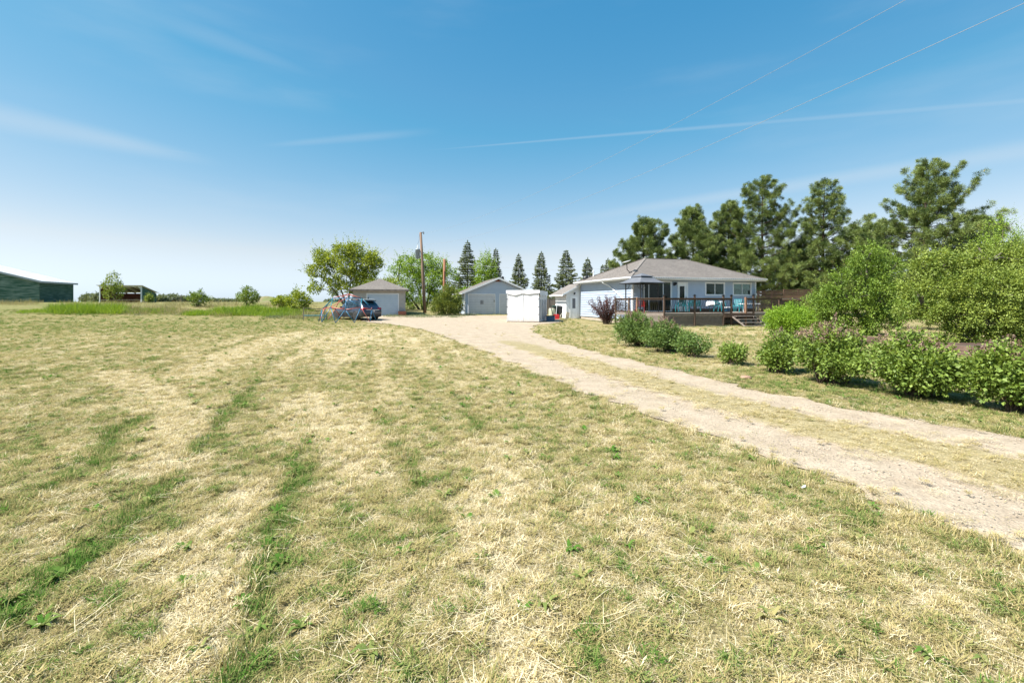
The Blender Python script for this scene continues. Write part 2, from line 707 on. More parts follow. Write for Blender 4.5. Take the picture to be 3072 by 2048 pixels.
def shingle_mat():
    m, nt, out = new_mat('asphalt_shingles')
    N, Lk = nt.nodes.new, nt.links.new
    tc = N('ShaderNodeTexCoord')
    p = N('ShaderNodeBsdfPrincipled')
    p.inputs['Roughness'].default_value = .9
    mp = N('ShaderNodeMapping')
    mp.inputs['Scale'].default_value = (3.2, 3.2, 18)
    Lk(tc.outputs['Object'], mp.inputs['Vector'])
    n1 = N('ShaderNodeTexNoise')
    n1.inputs['Scale'].default_value = 1.6
    n1.inputs['Detail'].default_value = 6
    n1.inputs['Roughness'].default_value = .7
    Lk(mp.outputs['Vector'], n1.inputs['Vector'])
    n2 = N('ShaderNodeTexNoise')
    n2.inputs['Scale'].default_value = .9
    n2.inputs['Detail'].default_value = 3
    Lk(tc.outputs['Object'], n2.inputs['Vector'])
    r = N('ShaderNodeValToRGB')
    r.color_ramp.elements[0].position = .3
    r.color_ramp.elements[0].color = (.125, .108, .095, 1)
    r.color_ramp.elements[1].position = .72
    r.color_ramp.elements[1].color = (.31, .275, .245, 1)
    Lk(n1.outputs['Fac'], r.inputs['Fac'])
    mx = N('ShaderNodeMix')
    mx.data_type = 'RGBA'
    mx.blend_type = 'MULTIPLY'
    mx.inputs[0].default_value = .35
    Lk(r.outputs[0], mx.inputs[6])
    Lk(n2.outputs['Fac'], mx.inputs[7])
    Lk(mx.outputs[2], p.inputs['Base Color'])
    b = N('ShaderNodeBump')
    b.inputs['Strength'].default_value = .5
    b.inputs['Distance'].default_value = .02
    Lk(n1.outputs['Fac'], b.inputs['Height'])
    Lk(b.outputs[0], p.inputs['Normal'])
    Lk(p.outputs[0], out.inputs[0])
    return m


M['shingle'] = shingle_mat()

# ------------------------------------------------------------------ the driveway's plan
ST = [((6.6, -9), (9.6, -7)), ((5.2, -4), (8.2, -2)), ((4.2, -.3), (7.1, 1.8)), ((3.2, 2.84), (5.9, 5.2)), ((2.45, 5.03), (4.6, 7.5)), ((1.0, 8.74), (3.7, 10.65)),
      ((-.61, 13.65), (2.55, 14.5)), ((-2.3, 18.5), (1.65, 18.6)), ((-4.78, 25.1), (1.15, 25.1)), ((-8.1, 31.2), (1.7, 31.0)),
      ((-11.3, 35.2), (3.6, 34.6)), ((-13.2, 39.5), (4.0, 39.0)), ((-12.6, 42.4), (3.0, 43.2)), ((-12.0, 43.2), (2.0, 44.2))]


def catmull(P, m=14):
    P = np.array(P, float)
    out = []
    n = len(P)
    for i in range(n - 1):
        p0, p1, p2, p3 = P[max(i - 1, 0)], P[i], P[i + 1], P[min(i + 2, n - 1)]
        for k in range(m):
            t = k / m
            out.append(.5 * ((2 * p1) + (-p0 + p2) * t + (2 * p0 - 5 * p1 + 4 * p2 - p3) * t * t + (-p0 + 3 * p1 - 3 * p2 + p3) * t ** 3))
    out.append(P[-1])
    return np.array(out)


EL = catmull([s[0] for s in ST])
ER = catmull([s[1] for s in ST])
_w = lambda n, ph: 0.10 * np.sin(np.arange(n) * 0.9 + ph) + 0.08 * np.sin(np.arange(n) * 2.1 + ph * 2) + RNG.normal(0, .035, n)
EL[:, 0] += _w(len(EL), 0.3) * .8
ER[:, 0] += _w(len(ER), 1.7) * .8
DPOLY = np.vstack([EL, ER[::-1]])


def in_poly(x, y, P):
    x = np.asarray(x, float)
    y = np.asarray(y, float)
    ins = np.zeros(x.shape, bool)
    n = len(P)
    for i in range(n):
        x1, y1 = P[i]
        x2, y2 = P[(i + 1) % n]
        c = ((y1 > y) != (y2 > y)) & (x < (x2 - x1) * (y - y1) / (y2 - y1 + 1e-12) + x1)
        ins ^= c
    return ins


def dist_line(x, y, P):
    x = np.asarray(x, float)
    y = np.asarray(y, float)
    d = np.full(x.shape, 1e9)
    for i in range(len(P) - 1):
        a, b = P[i], P[i + 1]
        ab = b - a
        t = np.clip(((x - a[0]) * ab[0] + (y - a[1]) * ab[1]) / (ab @ ab + 1e-12), 0, 1)
        d = np.minimum(d, np.hypot(x - a[0] - t * ab[0], y - a[1] - t * ab[1]))
    return d


def across(x, y):
    """0 at the driveway's left edge, 1 at its right edge"""
    dl, dr = dist_line(x, y, EL[::2]), dist_line(x, y, ER[::2])
    return dl / (dl + dr + 1e-9)


WROWS = [([(0, 1870), (39, 1827), (163, 1762), (261, 1670), (366, 1572), (470, 1481), (575, 1350), (686, 1239), (760, 1165)], 1.0), ([(690, 2048), (718, 1984), (784, 1820), (816, 1722), (843, 1592), (869, 1461), (895, 1344), (925, 1210)], 1.0),
         ([(-120, 1590), (0, 1533), (98, 1487), (261, 1415), (366, 1285), (470, 1226)], .75), ([(1143, 1245), (1180, 1330), (1230, 1420), (1290, 1560)], .55), ([(1380, 1190), (1440, 1290), (1500, 1370)], .4)]
WROWS = [(np.array([tuple(G(a, b))[:2] for a, b in pl]), w) for pl, w in WROWS]
PALE = [[(1480, 1330), (1510, 1480), (1530, 1700), (1556, 1960), (1560, 2048)], [(520, 1400), (540, 1300), (520, 1215)], [(580, 1640), (700, 1560), (760, 1480)], [(905, 1330), (915, 1260), (930, 1190)], [(640, 1950), (680, 1800), (640, 1700)], [(1010, 1230), (1080, 1330), (1120, 1420)], [(560, 1130), (700, 1060), (900, 1000)], [(330, 1120), (470, 1180), (500, 1230)], [(1020, 1080), (1060, 1010), (1130, 985)]]
PALE = [np.array([tuple(G(a, b))[:2] for a, b in pl]) for pl in PALE]


def lawn(x, y):
    """how green the lawn grows at a spot (0 straw .. 1 green) and how tall; mower swaths run along the driveway"""
    x = np.asarray(x, float)
    y = np.asarray(y, float)
    wob = (fbm(x * .25 + 3, y * .25) - .5) * .9
    s = x + .40 * y - .0035 * y * y + wob
    ph = (s / 1.18 + 0.30) % 1.0
    along = fbm(s * .8 + 40, y * .55 + 11, 3)
    left = ss((2.6 - s) / 2.5)
    wind = np.exp(-((ph - .5 - .14 * (fbm(x * .9 + 7, y * .9, 2) - .5)) / .09) ** 2) * ss((along - .44) / .20) * (0.12 + .88 * left) * ss((fbm(x * 2.2 + 1, y * 1.3 + 8, 3) - .30) / .3)
    track = np.exp(-((((ph + .42) % 1.0) - .5) / .15) ** 2) * ss((fbm(s * .5 + 9, y * .35 + 5, 3) - .44) / .2) * (.30 + .5 * ss((y - 9) / 8))
    gen = ss((y - 7) / 4) + ss((-x - 5.5) / 1.5) + ss((x - 1.2) / 1.0) * .4
    wind = wind * np.clip(gen, 0, 1) * .6
    brk = .45 + .55 * ss((fbm(x * 2.6 + 1, y * 1.6 + 8, 3) - .34) / .22)
    jx, jy = x + .16 * (fbm(x * 1.6, y * 1.6, 2) - .5), y + .16 * (fbm(x * 1.6 + 60, y * 1.6, 2) - .5)
    for pl_, w_ in WROWS:
        wind = np.maximum(wind, w_ * np.exp(-(dist_line(jx, jy, pl_) / .095) ** 2) * brk)
    for pl_ in PALE:
        track = np.maximum(track, 1.2 * np.exp(-(dist_line(jx, jy, pl_) / (.15 + .02 * y)) ** 2) * (.6 + .4 * ss((fbm(x * 1.2 + 21, y * 1.2, 3) - .30) / .25)))
    broad = fbm(x * .33 + 50, y * .2 + 3)
    fine = fbm(x * 1.7 + 5, y * 1.4 + 31)
    speck = fbm(x * 6 + 5, y * 6 + 31, 3)
    nearf = .35 + .65 * (1 - ss((y - 12) / 16))
    strk = fbm(s * 1.5 + 90, (y - .3 * x) * .16 + 7, 4)
    g = .325 + .10 * (broad - .5) + .18 * (fine - .5) * nearf + .62 * (speck - .5) * nearf + .20 * (strk - .5)
    near = 1 - ss((y - 16) / 14)
    g = g + near * (.74 * wind - .62 * track) + (1 - near) * (.12 * wind - .6 * track * ss((x + 9) / 8))
    # the far lawn is greener to the left, the mown centre is pale
    g = g + .14 * ss((y - 9) / 20) * ss((-x - 6) / 12) + .08 * ss((y - 22) / 14)
    pale = np.exp(-(((x + 6.0) / 4.5) ** 2)) * np.exp(-(((y - 21) / 8) ** 2))
    g = g - .22 * pale
    # right of the drive
    right = (x > np.interp(y, ER[:, 1], ER[:, 0])) & (y < 40)
    streaks = fbm(x * .25 + 71, y * .9 + 13)
    g = np.where(right, .44 - .10 * ss((y - 10) / 12) + .40 * (fine - .5) + .6 * (streaks - .5) + .3 * (speck - .5), g)
    return np.clip(g, 0, 1), wind * near


# ------------------------------------------------------------------ ground and driveway
def lawn_nodes(nt, attr_out):
    """shared colour of lawn surface from the green attribute"""
    N, Lk = nt.nodes.new, nt.links.new
    r = N('ShaderNodeValToRGB')
    e = r.color_ramp.elements
    e[0].position, e[0].color = 0.0, (.60, .51, .34, 1)
    e[1].position, e[1].color = 1.0, (.11, .165, .038, 1)
    k = e.new(.35)
    k.color = (.345, .29, .138, 1)
    k = e.new(.68)
    k.color = (.25, .235, .095, 1)
    Lk(attr_out, r.inputs['Fac'])
    return r.outputs['Color']


def ground_mat():
    m, nt, out = new_mat('mown_lawn_soil')
    N, Lk = nt.nodes.new, nt.links.new
    geo = N('ShaderNodeNewGeometry')
    at = N('ShaderNodeAttribute')
    at.attribute_name = 'green'
    n1 = N('ShaderNodeTexNoise')
    n1.inputs['Scale'].default_value = 9
    n1.inputs['Detail'].default_value = 8
    n1.inputs['Roughness'].default_value = .72
    Lk(geo.outputs['Position'], n1.inputs['Vector'])
    n3 = N('ShaderNodeTexNoise')
    n3.inputs['Scale'].default_value = 1.3
    n3.inputs['Detail'].default_value = 7
    n3.inputs['Roughness'].default_value = .7
    Lk(geo.outputs['Position'], n3.inputs['Vector'])
    a = N('ShaderNodeMath')
    a.operation = 'MULTIPLY_ADD'
    Lk(n1.outputs['Fac'], a.inputs[0])
    a.inputs[1].default_value = .75
    a.inputs[2].default_value = -.375
    b = N('ShaderNodeMath')
    b.operation = 'MULTIPLY_ADD'
    Lk(n3.outputs['Fac'], b.inputs[0])
    b.inputs[1].default_value = .8
    b.inputs[2].default_value = -.4
    c = N('ShaderNodeMath')
    c.operation = 'ADD'
    Lk(a.outputs[0], c.inputs[0])
    Lk(b.outputs[0], c.inputs[1])
    d = N('ShaderNodeMath')
    d.operation = 'ADD'
    d.use_clamp = True
    Lk(at.outputs['Fac'], d.inputs[0])
    Lk(c.outputs[0], d.inputs[1])
    col = lawn_nodes(nt, d.outputs[0])
    # fine flecks of soil between blades, darkened to stand in for small shadow pits
    n2 = N('ShaderNodeTexNoise')
    n2.inputs['Scale'].default_value = 60
    n2.inputs['Detail'].default_value = 4
    Lk(geo.outputs['Position'], n2.inputs['Vector'])
    mr = N('ShaderNodeMapRange')
    mr.inputs['From Min'].default_value = .42
    mr.inputs['From Max'].default_value = .60
    mr.inputs['To Min'].default_value = .25
    mr.inputs['To Max'].default_value = 1.0
    Lk(n2.outputs['Fac'], mr.inputs['Value'])
    mx = N('ShaderNodeMix')
    mx.data_type = 'RGBA'
    Lk(mr.outputs[0], mx.inputs[0])
    mx.inputs[6].default_value = (.115, .095, .042, 1)
    Lk(col, mx.inputs[7])
    p = N('ShaderNodeBsdfPrincipled')
    p.inputs['Roughness'].default_value = 1
    p.inputs['Specular IOR Level'].default_value = .1
    Lk(mx.outputs[2], p.inputs['Base Color'])
    bp = N('ShaderNodeBump')
    bp.inputs['Strength'].default_value = .8
    bp.inputs['Distance'].default_value = .07
    Lk(n1.outputs['Fac'], bp.inputs['Height'])
    Lk(bp.outputs[0], p.inputs['Normal'])
    Lk(p.outputs[0], out.inputs[0])
    return m


def gravel_mat():
    m, nt, out = new_mat('gravel_drive')
    N, Lk = nt.nodes.new, nt.links.new
    geo = N('ShaderNodeNewGeometry')
    at = N('ShaderNodeAttribute')
    at.attribute_name = 'litter'
    n1 = N('ShaderNodeTexNoise')
    n1.inputs['Scale'].default_value = 2.2
    n1.inputs['Detail'].default_value = 9
    n1.inputs['Roughness'].default_value = .7
    Lk(geo.outputs['Position'], n1.inputs['Vector'])
    v = N('ShaderNodeTexVoronoi')
    v.inputs['Scale'].default_value = 42
    Lk(geo.outputs['Position'], v.inputs['Vector'])
    r = N('ShaderNodeValToRGB')
    e = r.color_ramp.elements
    e[0].position, e[0].color = .3, (.315, .250, .180, 1)
    e[1].position, e[1].color = .7, (.430, .358, .268, 1)
    Lk(n1.outputs['Fac'], r.inputs['Fac'])
    mv = N('ShaderNodeMix')
    mv.data_type = 'RGBA'
    mv.blend_type = 'MULTIPLY'
    mv.inputs[0].default_value = .35
    Lk(r.outputs[0], mv.inputs[6])
    sp = N('ShaderNodeSeparateColor')
    Lk(v.outputs['Color'], sp.inputs[0])
    cr = N('ShaderNodeMapRange')
    cr.inputs['To Min'].default_value = .45
    cr.inputs['To Max'].default_value = 1.25
    Lk(sp.outputs[0], cr.inputs['Value'])
    Lk(cr.outputs[0], mv.inputs[7])
    # clippings lying on the crown between the wheel tracks
    n2 = N('ShaderNodeTexNoise')
    n2.inputs['Scale'].default_value = 14
    n2.inputs['Detail'].default_value = 7
    n2.inputs['Roughness'].default_value = .75
    Lk(geo.outputs['Position'], n2.inputs['Vector'])
    n4 = N('ShaderNodeTexNoise')
    n4.inputs['Scale'].default_value = 1.6
    n4.inputs['Detail'].default_value = 4
    Lk(geo.outputs['Position'], n4.inputs['Vector'])
    s1 = N('ShaderNodeMath')
    s1.operation = 'ADD'
    Lk(n2.outputs['Fac'], s1.inputs[0])
    Lk(n4.outputs['Fac'], s1.inputs[1])
    s2 = N('ShaderNodeMath')
    s2.operation = 'ADD'
    Lk(s1.outputs[0], s2.inputs[0])
    Lk(at.outputs['Fac'], s2.inputs[1])
    mr = N('ShaderNodeMapRange')
    mr.inputs['From Min'].default_value = 1.32
    mr.inputs['From Max'].default_value = 1.62
    Lk(s2.outputs[0], mr.inputs['Value'])
    mr.inputs['To Max'].default_value = .85
    rc = N('ShaderNodeValToRGB')
    e = rc.color_ramp.elements
    e[0].position, e[0].color = .35, (.16, .135, .06, 1)
    e[1].position, e[1].color = .65, (.36, .30, .155, 1)
    Lk(n2.outputs['Fac'], rc.inputs['Fac'])
    mx = N('ShaderNodeMix')
    mx.data_type = 'RGBA'
    Lk(mr.outputs[0], mx.inputs[0])
    Lk(mv.outputs[2], mx.inputs[6])
    Lk(rc.outputs[0], mx.inputs[7])
    p = N('ShaderNodeBsdfPrincipled')
    p.inputs['Roughness'].default_value = 1
    p.inputs['Specular IOR Level'].default_value = .15
    Lk(mx.outputs[2], p.inputs['Base Color'])
    bp = N('ShaderNodeBump')
    bp.inputs['Strength'].default_value = .5
    bp.inputs['Distance'].default_value = .02
    Lk(v.outputs['Distance'], bp.inputs['Height'])
    bp2 = N('ShaderNodeBump')
    bp2.inputs['Strength'].default_value = .5
    bp2.inputs['Distance'].default_value = .06
    Lk(n1.outputs['Fac'], bp2.inputs['Height'])
    Lk(bp.outputs[0], bp2.inputs['Normal'])
    Lk(bp2.outputs[0], p.inputs['Normal'])
    Lk(p.outputs[0], out.inputs[0])
    return m


M['ground'] = ground_mat()
M['gravel'] = gravel_mat()


def axis(a, b, d0, k, lim):
    """coordinates: even steps d0 between a and b, growing by factor k out to +-lim"""
    v = list(np.arange(a, b + 1e-6, d0))
    d = d0
    x = b
    while x < lim:
        d *= k
        x += d
        v.append(x)
    d = d0
    x = a
    while x > -lim:
        d *= k
        x -= d
        v.insert(0, x)
    return np.array(v)


gx = axis(-14, 12, .16, 1.09, 1600)
gy = axis(0.5, 24, .16, 1.09, 1600)
GX, GY = np.meshgrid(gx, gy)
gg, _wd = lawn(GX.ravel(), GY.ravel())
GZ = tz(GX, GY)
V = np.stack([GX.ravel(), GY.ravel(), GZ.ravel()], 1)
ny, nx = GX.shape
ii = np.arange(ny * nx).reshape(ny, nx)
F = np.stack([ii[:-1, :-1].ravel(), ii[:-1, 1:].ravel(), ii[1:, 1:].ravel(), ii[1:, :-1].ravel()], 1)
far = np.hypot(V[:, 0], V[:, 1])
gg = np.where(far > 60, np.minimum(gg + .25, .75), gg)
np_obj('ground', np_mesh('ground', V, F, M['ground'], {'green': gg}, True), kind='structure', label='mown lawn of dry straw and green swaths', cat='lawn')

nu = 20
dv, dl = [], []
for a, b in zip(EL, ER):
    for k in range(nu + 1):
        t = k / nu
        x, y = a * (1 - t) + b * t
        edge = min(t, 1 - t) * np.hypot(*(b - a))
        lift = .010 + .0007 * max(y, 0)
        ac = t
        crown = math.exp(-((ac - .54) / .18) ** 4) * (1 - float(ss((y - 15) / 7)))
        sink = .035 * math.exp(-((ac - .25) / .12) ** 2) + .035 * math.exp(-((ac - .80) / .12) ** 2)
        dv.append((x, y, T(x, y) + lift + .03 * crown * (1 - float(ss((y - 12) / 8)))))
        dl.append(.85 * crown - .12 * (sink / .035) + .16 * math.exp(-edge / .12) + (.03 if y < 8 else 0))
n = len(EL)
ii = np.arange(n * (nu + 1)).reshape(n, nu + 1)
F = np.stack([ii[:-1, :-1].ravel(), ii[:-1, 1:].ravel(), ii[1:, 1:].ravel(), ii[1:, :-1].ravel()], 1)
np_obj('driveway', np_mesh('driveway', np.array(dv), F, M['gravel'], {'litter': np.array(dl)}, True), kind='structure', label='pale gravel driveway with two wheel tracks', cat='driveway')


# ------------------------------------------------------------------ grass: instanced tufts on the lawn
def blade_mesh(name, blades, mat):
    """blades: list of (base, direction, length, width, bend, lv)"""
    V, F, A = [], [], []
    for b, d, ln, w, bend, lv in blades:
        d = Vector(d).normalized()
        sd = d.cross(Vector((0, 0, 1)))
        if sd.length < 1e-3:
            sd = Vector((1, 0, 0))
        sd.normalize()
        b = Vector(b)
        mid = b + d * ln * .55 + Vector((0, 0, bend * ln * .25))
        tip = b + d * ln + Vector((0, 0, -bend * ln * .25))
        o = len(V)
        V += [b - sd * w / 2, b + sd * w / 2, mid + sd * w * .42, mid - sd * w * .42, tip]
        F += [(o, o + 1, o + 2), (o, o + 2, o + 3), (o + 3, o + 2, o + 4)]
        A += [lv] * 5
    return np_mesh(name, V, F, mat, {'lv': A})


def tuft_mat():
    m, nt, out = new_mat('lawn_blades')
    N, Lk = nt.nodes.new, nt.links.new
    ai = N('ShaderNodeAttribute')
    ai.attribute_type = 'INSTANCER'
    ai.attribute_name = 'green'
    al = N('ShaderNodeAttribute')
    al.attribute_name = 'lv'
    a = N('ShaderNodeMath')
    a.operation = 'MULTIPLY_ADD'
    Lk(al.outputs['Fac'], a.inputs[0])
    a.inputs[1].default_value = .7
    a.inputs[2].default_value = -.35
    b = N('ShaderNodeMath')
    b.use_clamp = True
    Lk(a.outputs[0], b.inputs[0])
    Lk(ai.outputs['Fac'], b.inputs[1])
    r = N('ShaderNodeValToRGB')
    e = r.color_ramp.elements
    e[0].position, e[0].color = 0.0, (.80, .71, .49, 1)
    e[1].position, e[1].color = 1.0, (.085, .185, .030, 1)
    for pos, c in ((.16, (.53, .43, .22, 1)), (.42, (.425, .35, .155, 1)), (.62, (.325, .305, .12, 1)), (.8, (.20, .25, .075, 1))):
        k = e.new(pos)
        k.color = c
    Lk(b.outputs[0], r.inputs['Fac'])
    d = N('ShaderNodeBsdfDiffuse')
    t = N('ShaderNodeBsdfTranslucent')
    Lk(r.outputs[0], d.inputs['Color'])
    Lk(r.outputs[0], t.inputs['Color'])
    ms = N('ShaderNodeMixShader')
    ms.inputs[0].default_value = .3
    Lk(d.outputs[0], ms.inputs[1])
    Lk(t.outputs[0], ms.inputs[2])
    Lk(ms.outputs[0], out.inputs[0])
    return m


M['blade'] = tuft_mat()


def rb(r, zmax=0.004):
    a, q = rnd.uniform(0, 6.283), r * math.sqrt(rnd.random())
    return (q * math.cos(a), q * math.sin(a), rnd.uniform(0, zmax))


def rd(lo, hi):
    a, e = rnd.uniform(0, 6.283), R(rnd.uniform(lo, hi))
    return (math.cos(a) * math.cos(e), math.sin(a) * math.cos(e), math.sin(e))


tuft_col = bpy.data.collections.new('tuft_sources')
TV = {}


def variant(name, blades):
    me = blade_mesh(name, blades, M['blade'])
    o = bpy.data.objects.new(name, me)
    tuft_col.objects.link(o)
    TV[name] = len(TV)


for k in range(3):      # 0-2 dry mat of clippings
    variant('t%02d_mat' % len(TV), [(rb(.11, .022), rd(-8, 22), rnd.uniform(.022, .062), rnd.uniform(.0016, .0028), rnd.uniform(0, .3), rnd.random()) for _ in range(110)])
for k in range(3):      # 3-5 short stubble
    variant('t%02d_stub' % len(TV), [(rb(.10), rd(25, 85), rnd.uniform(.014, .038), rnd.uniform(.0017, .0028), rnd.uniform(-.2, .3), rnd.random()) for _ in range(95)])
for k in range(3):      # 6-8 green tuft
    variant('t%02d_tuft' % len(TV), [(rb(.07), rd(18, 80), rnd.uniform(.05, .13), rnd.uniform(.003, .005), rnd.uniform(.1, .7), rnd.random()) for _ in range(60)])
for k in range(2):      # 9-10 broadleaf weed
    bl = []
    for _ in range(12):
        a = rnd.uniform(0, 6.283)
        bl.append(((0, 0, .004), (math.cos(a), math.sin(a), rnd.uniform(.1, .8)), rnd.uniform(.05, .10), rnd.uniform(.016, .03), rnd.uniform(.3, .9), rnd.uniform(.3, .8)))
    variant('t%02d_weed' % len(TV), bl)
for k in range(2):      # small dense heaps of clippings
    variant('t%02d_uheap' % len(TV), [(rb(.035 + .02 * k, .03), rd(0, 50), rnd.uniform(.025, .06), rnd.uniform(.003, .005), rnd.uniform(-.2, .4), rnd.uniform(.2, .9)) for _ in range(60)])
for k in range(2):      # 13-14 long loose stalks
    variant('t%02d_stalk' % len(TV), [(rb(.10, .03), rd(-3, 12), rnd.uniform(.12, .26), rnd.uniform(.002, .0032), rnd.uniform(0, .25), rnd.uniform(0, .5)) for _ in range(9)])


def scatter(name, P, vi, rot, sc, green, label):
    me = bpy.data.meshes.new(name)
    me.vertices.add(len(P))
    me.vertices.foreach_set('co', np.asarray(P, np.float32).ravel())
    a = me.attributes.new('vi', 'INT', 'POINT')
    a.data.foreach_set('value', np.asarray(vi, np.int32))
    a = me.attributes.new('rot', 'FLOAT_VECTOR', 'POINT')
    a.data.foreach_set('vector', np.asarray(rot, np.float32).ravel())
    a = me.attributes.new('sc', 'FLOAT', 'POINT')
    a.data.foreach_set('value', np.asarray(sc, np.float32))
    a = me.attributes.new('green', 'FLOAT', 'POINT')
    a.data.foreach_set('value', np.asarray(green, np.float32))
    o = bpy.data.objects.new(name, me)
    COL.objects.link(o)
    ng = bpy.data.node_groups.new(name + '_nodes', 'GeometryNodeTree')
    ng.interface.new_socket('Geometry', in_out='INPUT', socket_type='NodeSocketGeometry')
    ng.interface.new_socket('Geometry', in_out='OUTPUT', socket_type='NodeSocketGeometry')
    gi, go = ng.nodes.new('NodeGroupInput'), ng.nodes.new('NodeGroupOutput')
    ip = ng.nodes.new('GeometryNodeInstanceOnPoints')
    ci = ng.nodes.new('GeometryNodeCollectionInfo')
    ci.inputs['Collection'].default_value = tuft_col
    ci.inputs['Separate Children'].default_value = True
    ci.inputs['Reset Children'].default_value = True

    def named(an, ty):
        q = ng.nodes.new('GeometryNodeInputNamedAttribute')
        q.data_type = ty
        q.inputs['Name'].default_value = an
        return q.outputs[0]
    ip.inputs['Pick Instance'].default_value = True
    lk = ng.links.new
    lk(gi.outputs[0], ip.inputs['Points'])
    lk(ci.outputs[0], ip.inputs['Instance'])
    lk(named('vi', 'INT'), ip.inputs['Instance Index'])
    lk(named('rot', 'FLOAT_VECTOR'), ip.inputs['Rotation'])
    lk(named('sc', 'FLOAT'), ip.inputs['Scale'])
    lk(ip.outputs[0], go.inputs[0])
    md = o.modifiers.new('scatter', 'NODES')
    md.node_group = ng
    return tag(o, label, 'grass', kind='stuff')


def lawn_points(y0, y1, dens, spread=1.32):
    """random points between two depths, a little wider than the view"""
    n = int(dens * (y1 - y0) * (y0 + y1) / 2 * 2 * spread)
    y = np.sqrt(RNG.uniform(y0 * y0, y1 * y1, n))
    x = RNG.uniform(-1, 1, n) * y * spread
    return x, y


PX, PV, PR, PS, PG = [], [], [], [], []
for y0, y1, dens, sc in ((1.1, 3.6, 360, .95), (3.6, 6.5, 260, 1.0), (6.5, 11, 140, 1.1), (11, 18, 60, 1.35), (18, 30, 18, 1.8), (30, 46, 5, 2.6)):
    x, y = lawn_points(y0, y1, dens)
    ind = in_poly(x, y, DPOLY)
    ac = across(x, y)
    edge = np.minimum(dist_line(x, y, EL[::2]), dist_line(x, y, ER[::2]))
    crown = np.exp(-((ac - .53) / .19) ** 4)
    keep = ~ind | (RNG.random(len(x)) < np.where(y < 14, .60 * crown, 0) + .55 * np.exp(-edge / .05) + .015)
    if y0 >= 30:
        keep &= ~((x > 5) & (y > 27)) & ~((x > -14) & (y > 41))
    x, y, ind, edge = x[keep], y[keep], ind[keep], edge[keep]
    g, wd = lawn(x, y)
    u = RNG.random(len(x))
    eg = np.exp(-edge / .22) * ~ind * ss((fbm(x * 1.1, y * 1.1) - .36) / .2)
    tall = (RNG.random(len(x)) < .75 * wd + .45 * eg + .05 * (g > .55)) & ~ind
    vi = np.where(u < .52, RNG.integers(0, 3, len(x)), RNG.integers(3, 6, len(x)))
    vi = np.where(tall, RNG.integers(6, 9, len(x)), vi)
    vi = np.where((RNG.random(len(x)) < .012 + .10 * (wd > .4)) & ~ind, RNG.integers(9, 11, len(x)), vi)
    heap = (RNG.random(len(x)) < .40) & (vi < 6)
    vi = np.where(heap, RNG.integers(11, 13, len(x)), vi)
    vi = np.where(RNG.random(len(x)) < .03, RNG.integers(13, 15, len(x)), vi)
    vi = np.where(ind, np.where(RNG.random(len(x)) < .3, RNG.integers(11, 13, len(x)), RNG.integers(0, 3, len(x))), vi)
    g2 = g + RNG.normal(0, .19, len(x)) + .10 * tall + .10 * eg
    g2 = np.where(ind, .20 + RNG.normal(0, .1, len(x)), g2)
    g2 = np.where((vi >= 9) & (vi < 11), .78 + RNG.normal(0, .1, len(x)), g2)
    g2 = np.where((vi == 11) | (vi == 12), g2 + np.where(ind, .05, .22), g2)
    g2 = np.where(vi >= 13, g2 - .28, g2)
    z = tz(x, y) + np.where(ind, .012 + .0007 * y + .02, 0)
    s = sc * RNG.uniform(.75, 1.25, len(x)) * np.where(ind, .8, 1.0) * np.where(tall, RNG.uniform(.5, .95, len(x)) / (sc ** .5), 1)
    PX.append(np.stack([x, y, z], 1))
    PV.append(vi)
    rt = np.zeros((len(x), 3))
    rt[:, 2] = RNG.uniform(0, 6.283, len(x))
    rt[:, 0] = RNG.normal(0, .06, len(x))
    PR.append(rt)
    PS.append(s)
    PG.append(np.clip(g2, 0, 1))
for k in range(3):      # 15-17 sparse flecks of straw for the gravel
    variant('t%02d_vfleck' % len(TV), [(rb(.20, .006), rd(-4, 8), rnd.uniform(.015, .05), rnd.uniform(.0025, .004), 0, rnd.random()) for _ in range(16)])


def pebble_mat():
    m, nt, out = new_mat('pebbles')
    N, Lk = nt.nodes.new, nt.links.new
    at = N('ShaderNodeAttribute')
    at.attribute_type = 'INSTANCER'
    at.attribute_name = 'green'
    r = N('ShaderNodeValToRGB')
    r.color_ramp.elements[0].color = (.28, .23, .18, 1)
    r.color_ramp.elements[1].color = (.44, .38, .30, 1)
    Lk(at.outputs['Fac'], r.inputs['Fac'])
    p = N('ShaderNodeBsdfPrincipled')
    p.inputs['Roughness'].default_value = .9
    Lk(r.outputs[0], p.inputs['Base Color'])
    Lk(p.outputs[0], out.inputs[0])
    return m


M['pebble'] = pebble_mat()
for k in range(3):      # 18-20 handfuls of gravel
    mbp = MB()
    for q_ in range(10):
        c = Vector(rb(.13))
        rr_ = rnd.uniform(.003, .008) * (1.5 if rnd.random() < .06 else 1)
        a0 = rnd.uniform(0, 6.28)
        top = [c + Vector((rr_ * .6 * math.cos(a0 + t), rr_ * .6 * math.sin(a0 + t), rr_ * rnd.uniform(.6, .9))) for t in (0, 1.3, 2.5, 3.8, 5.0)]
        bot = [c + Vector((rr_ * 1.1 * math.cos(a0 + t), rr_ * rnd.uniform(.8, 1.2) * math.sin(a0 + t), -.002)) for t in (0, 1.3, 2.5, 3.8, 5.0)]
        mbp.add(bot + top, [(k2, (k2 + 1) % 5, 5 + (k2 + 1) % 5, 5 + k2) for k2 in range(5)] + [(5, 6, 7, 8, 9)])
    o = bpy.data.objects.new('t%02d_xgravel' % len(TV), mbp.mesh('gravel', M['pebble']))
    tuft_col.objects.link(o)
    TV['g%d' % k] = len(TV)
GP = [[], [], [], [], []]
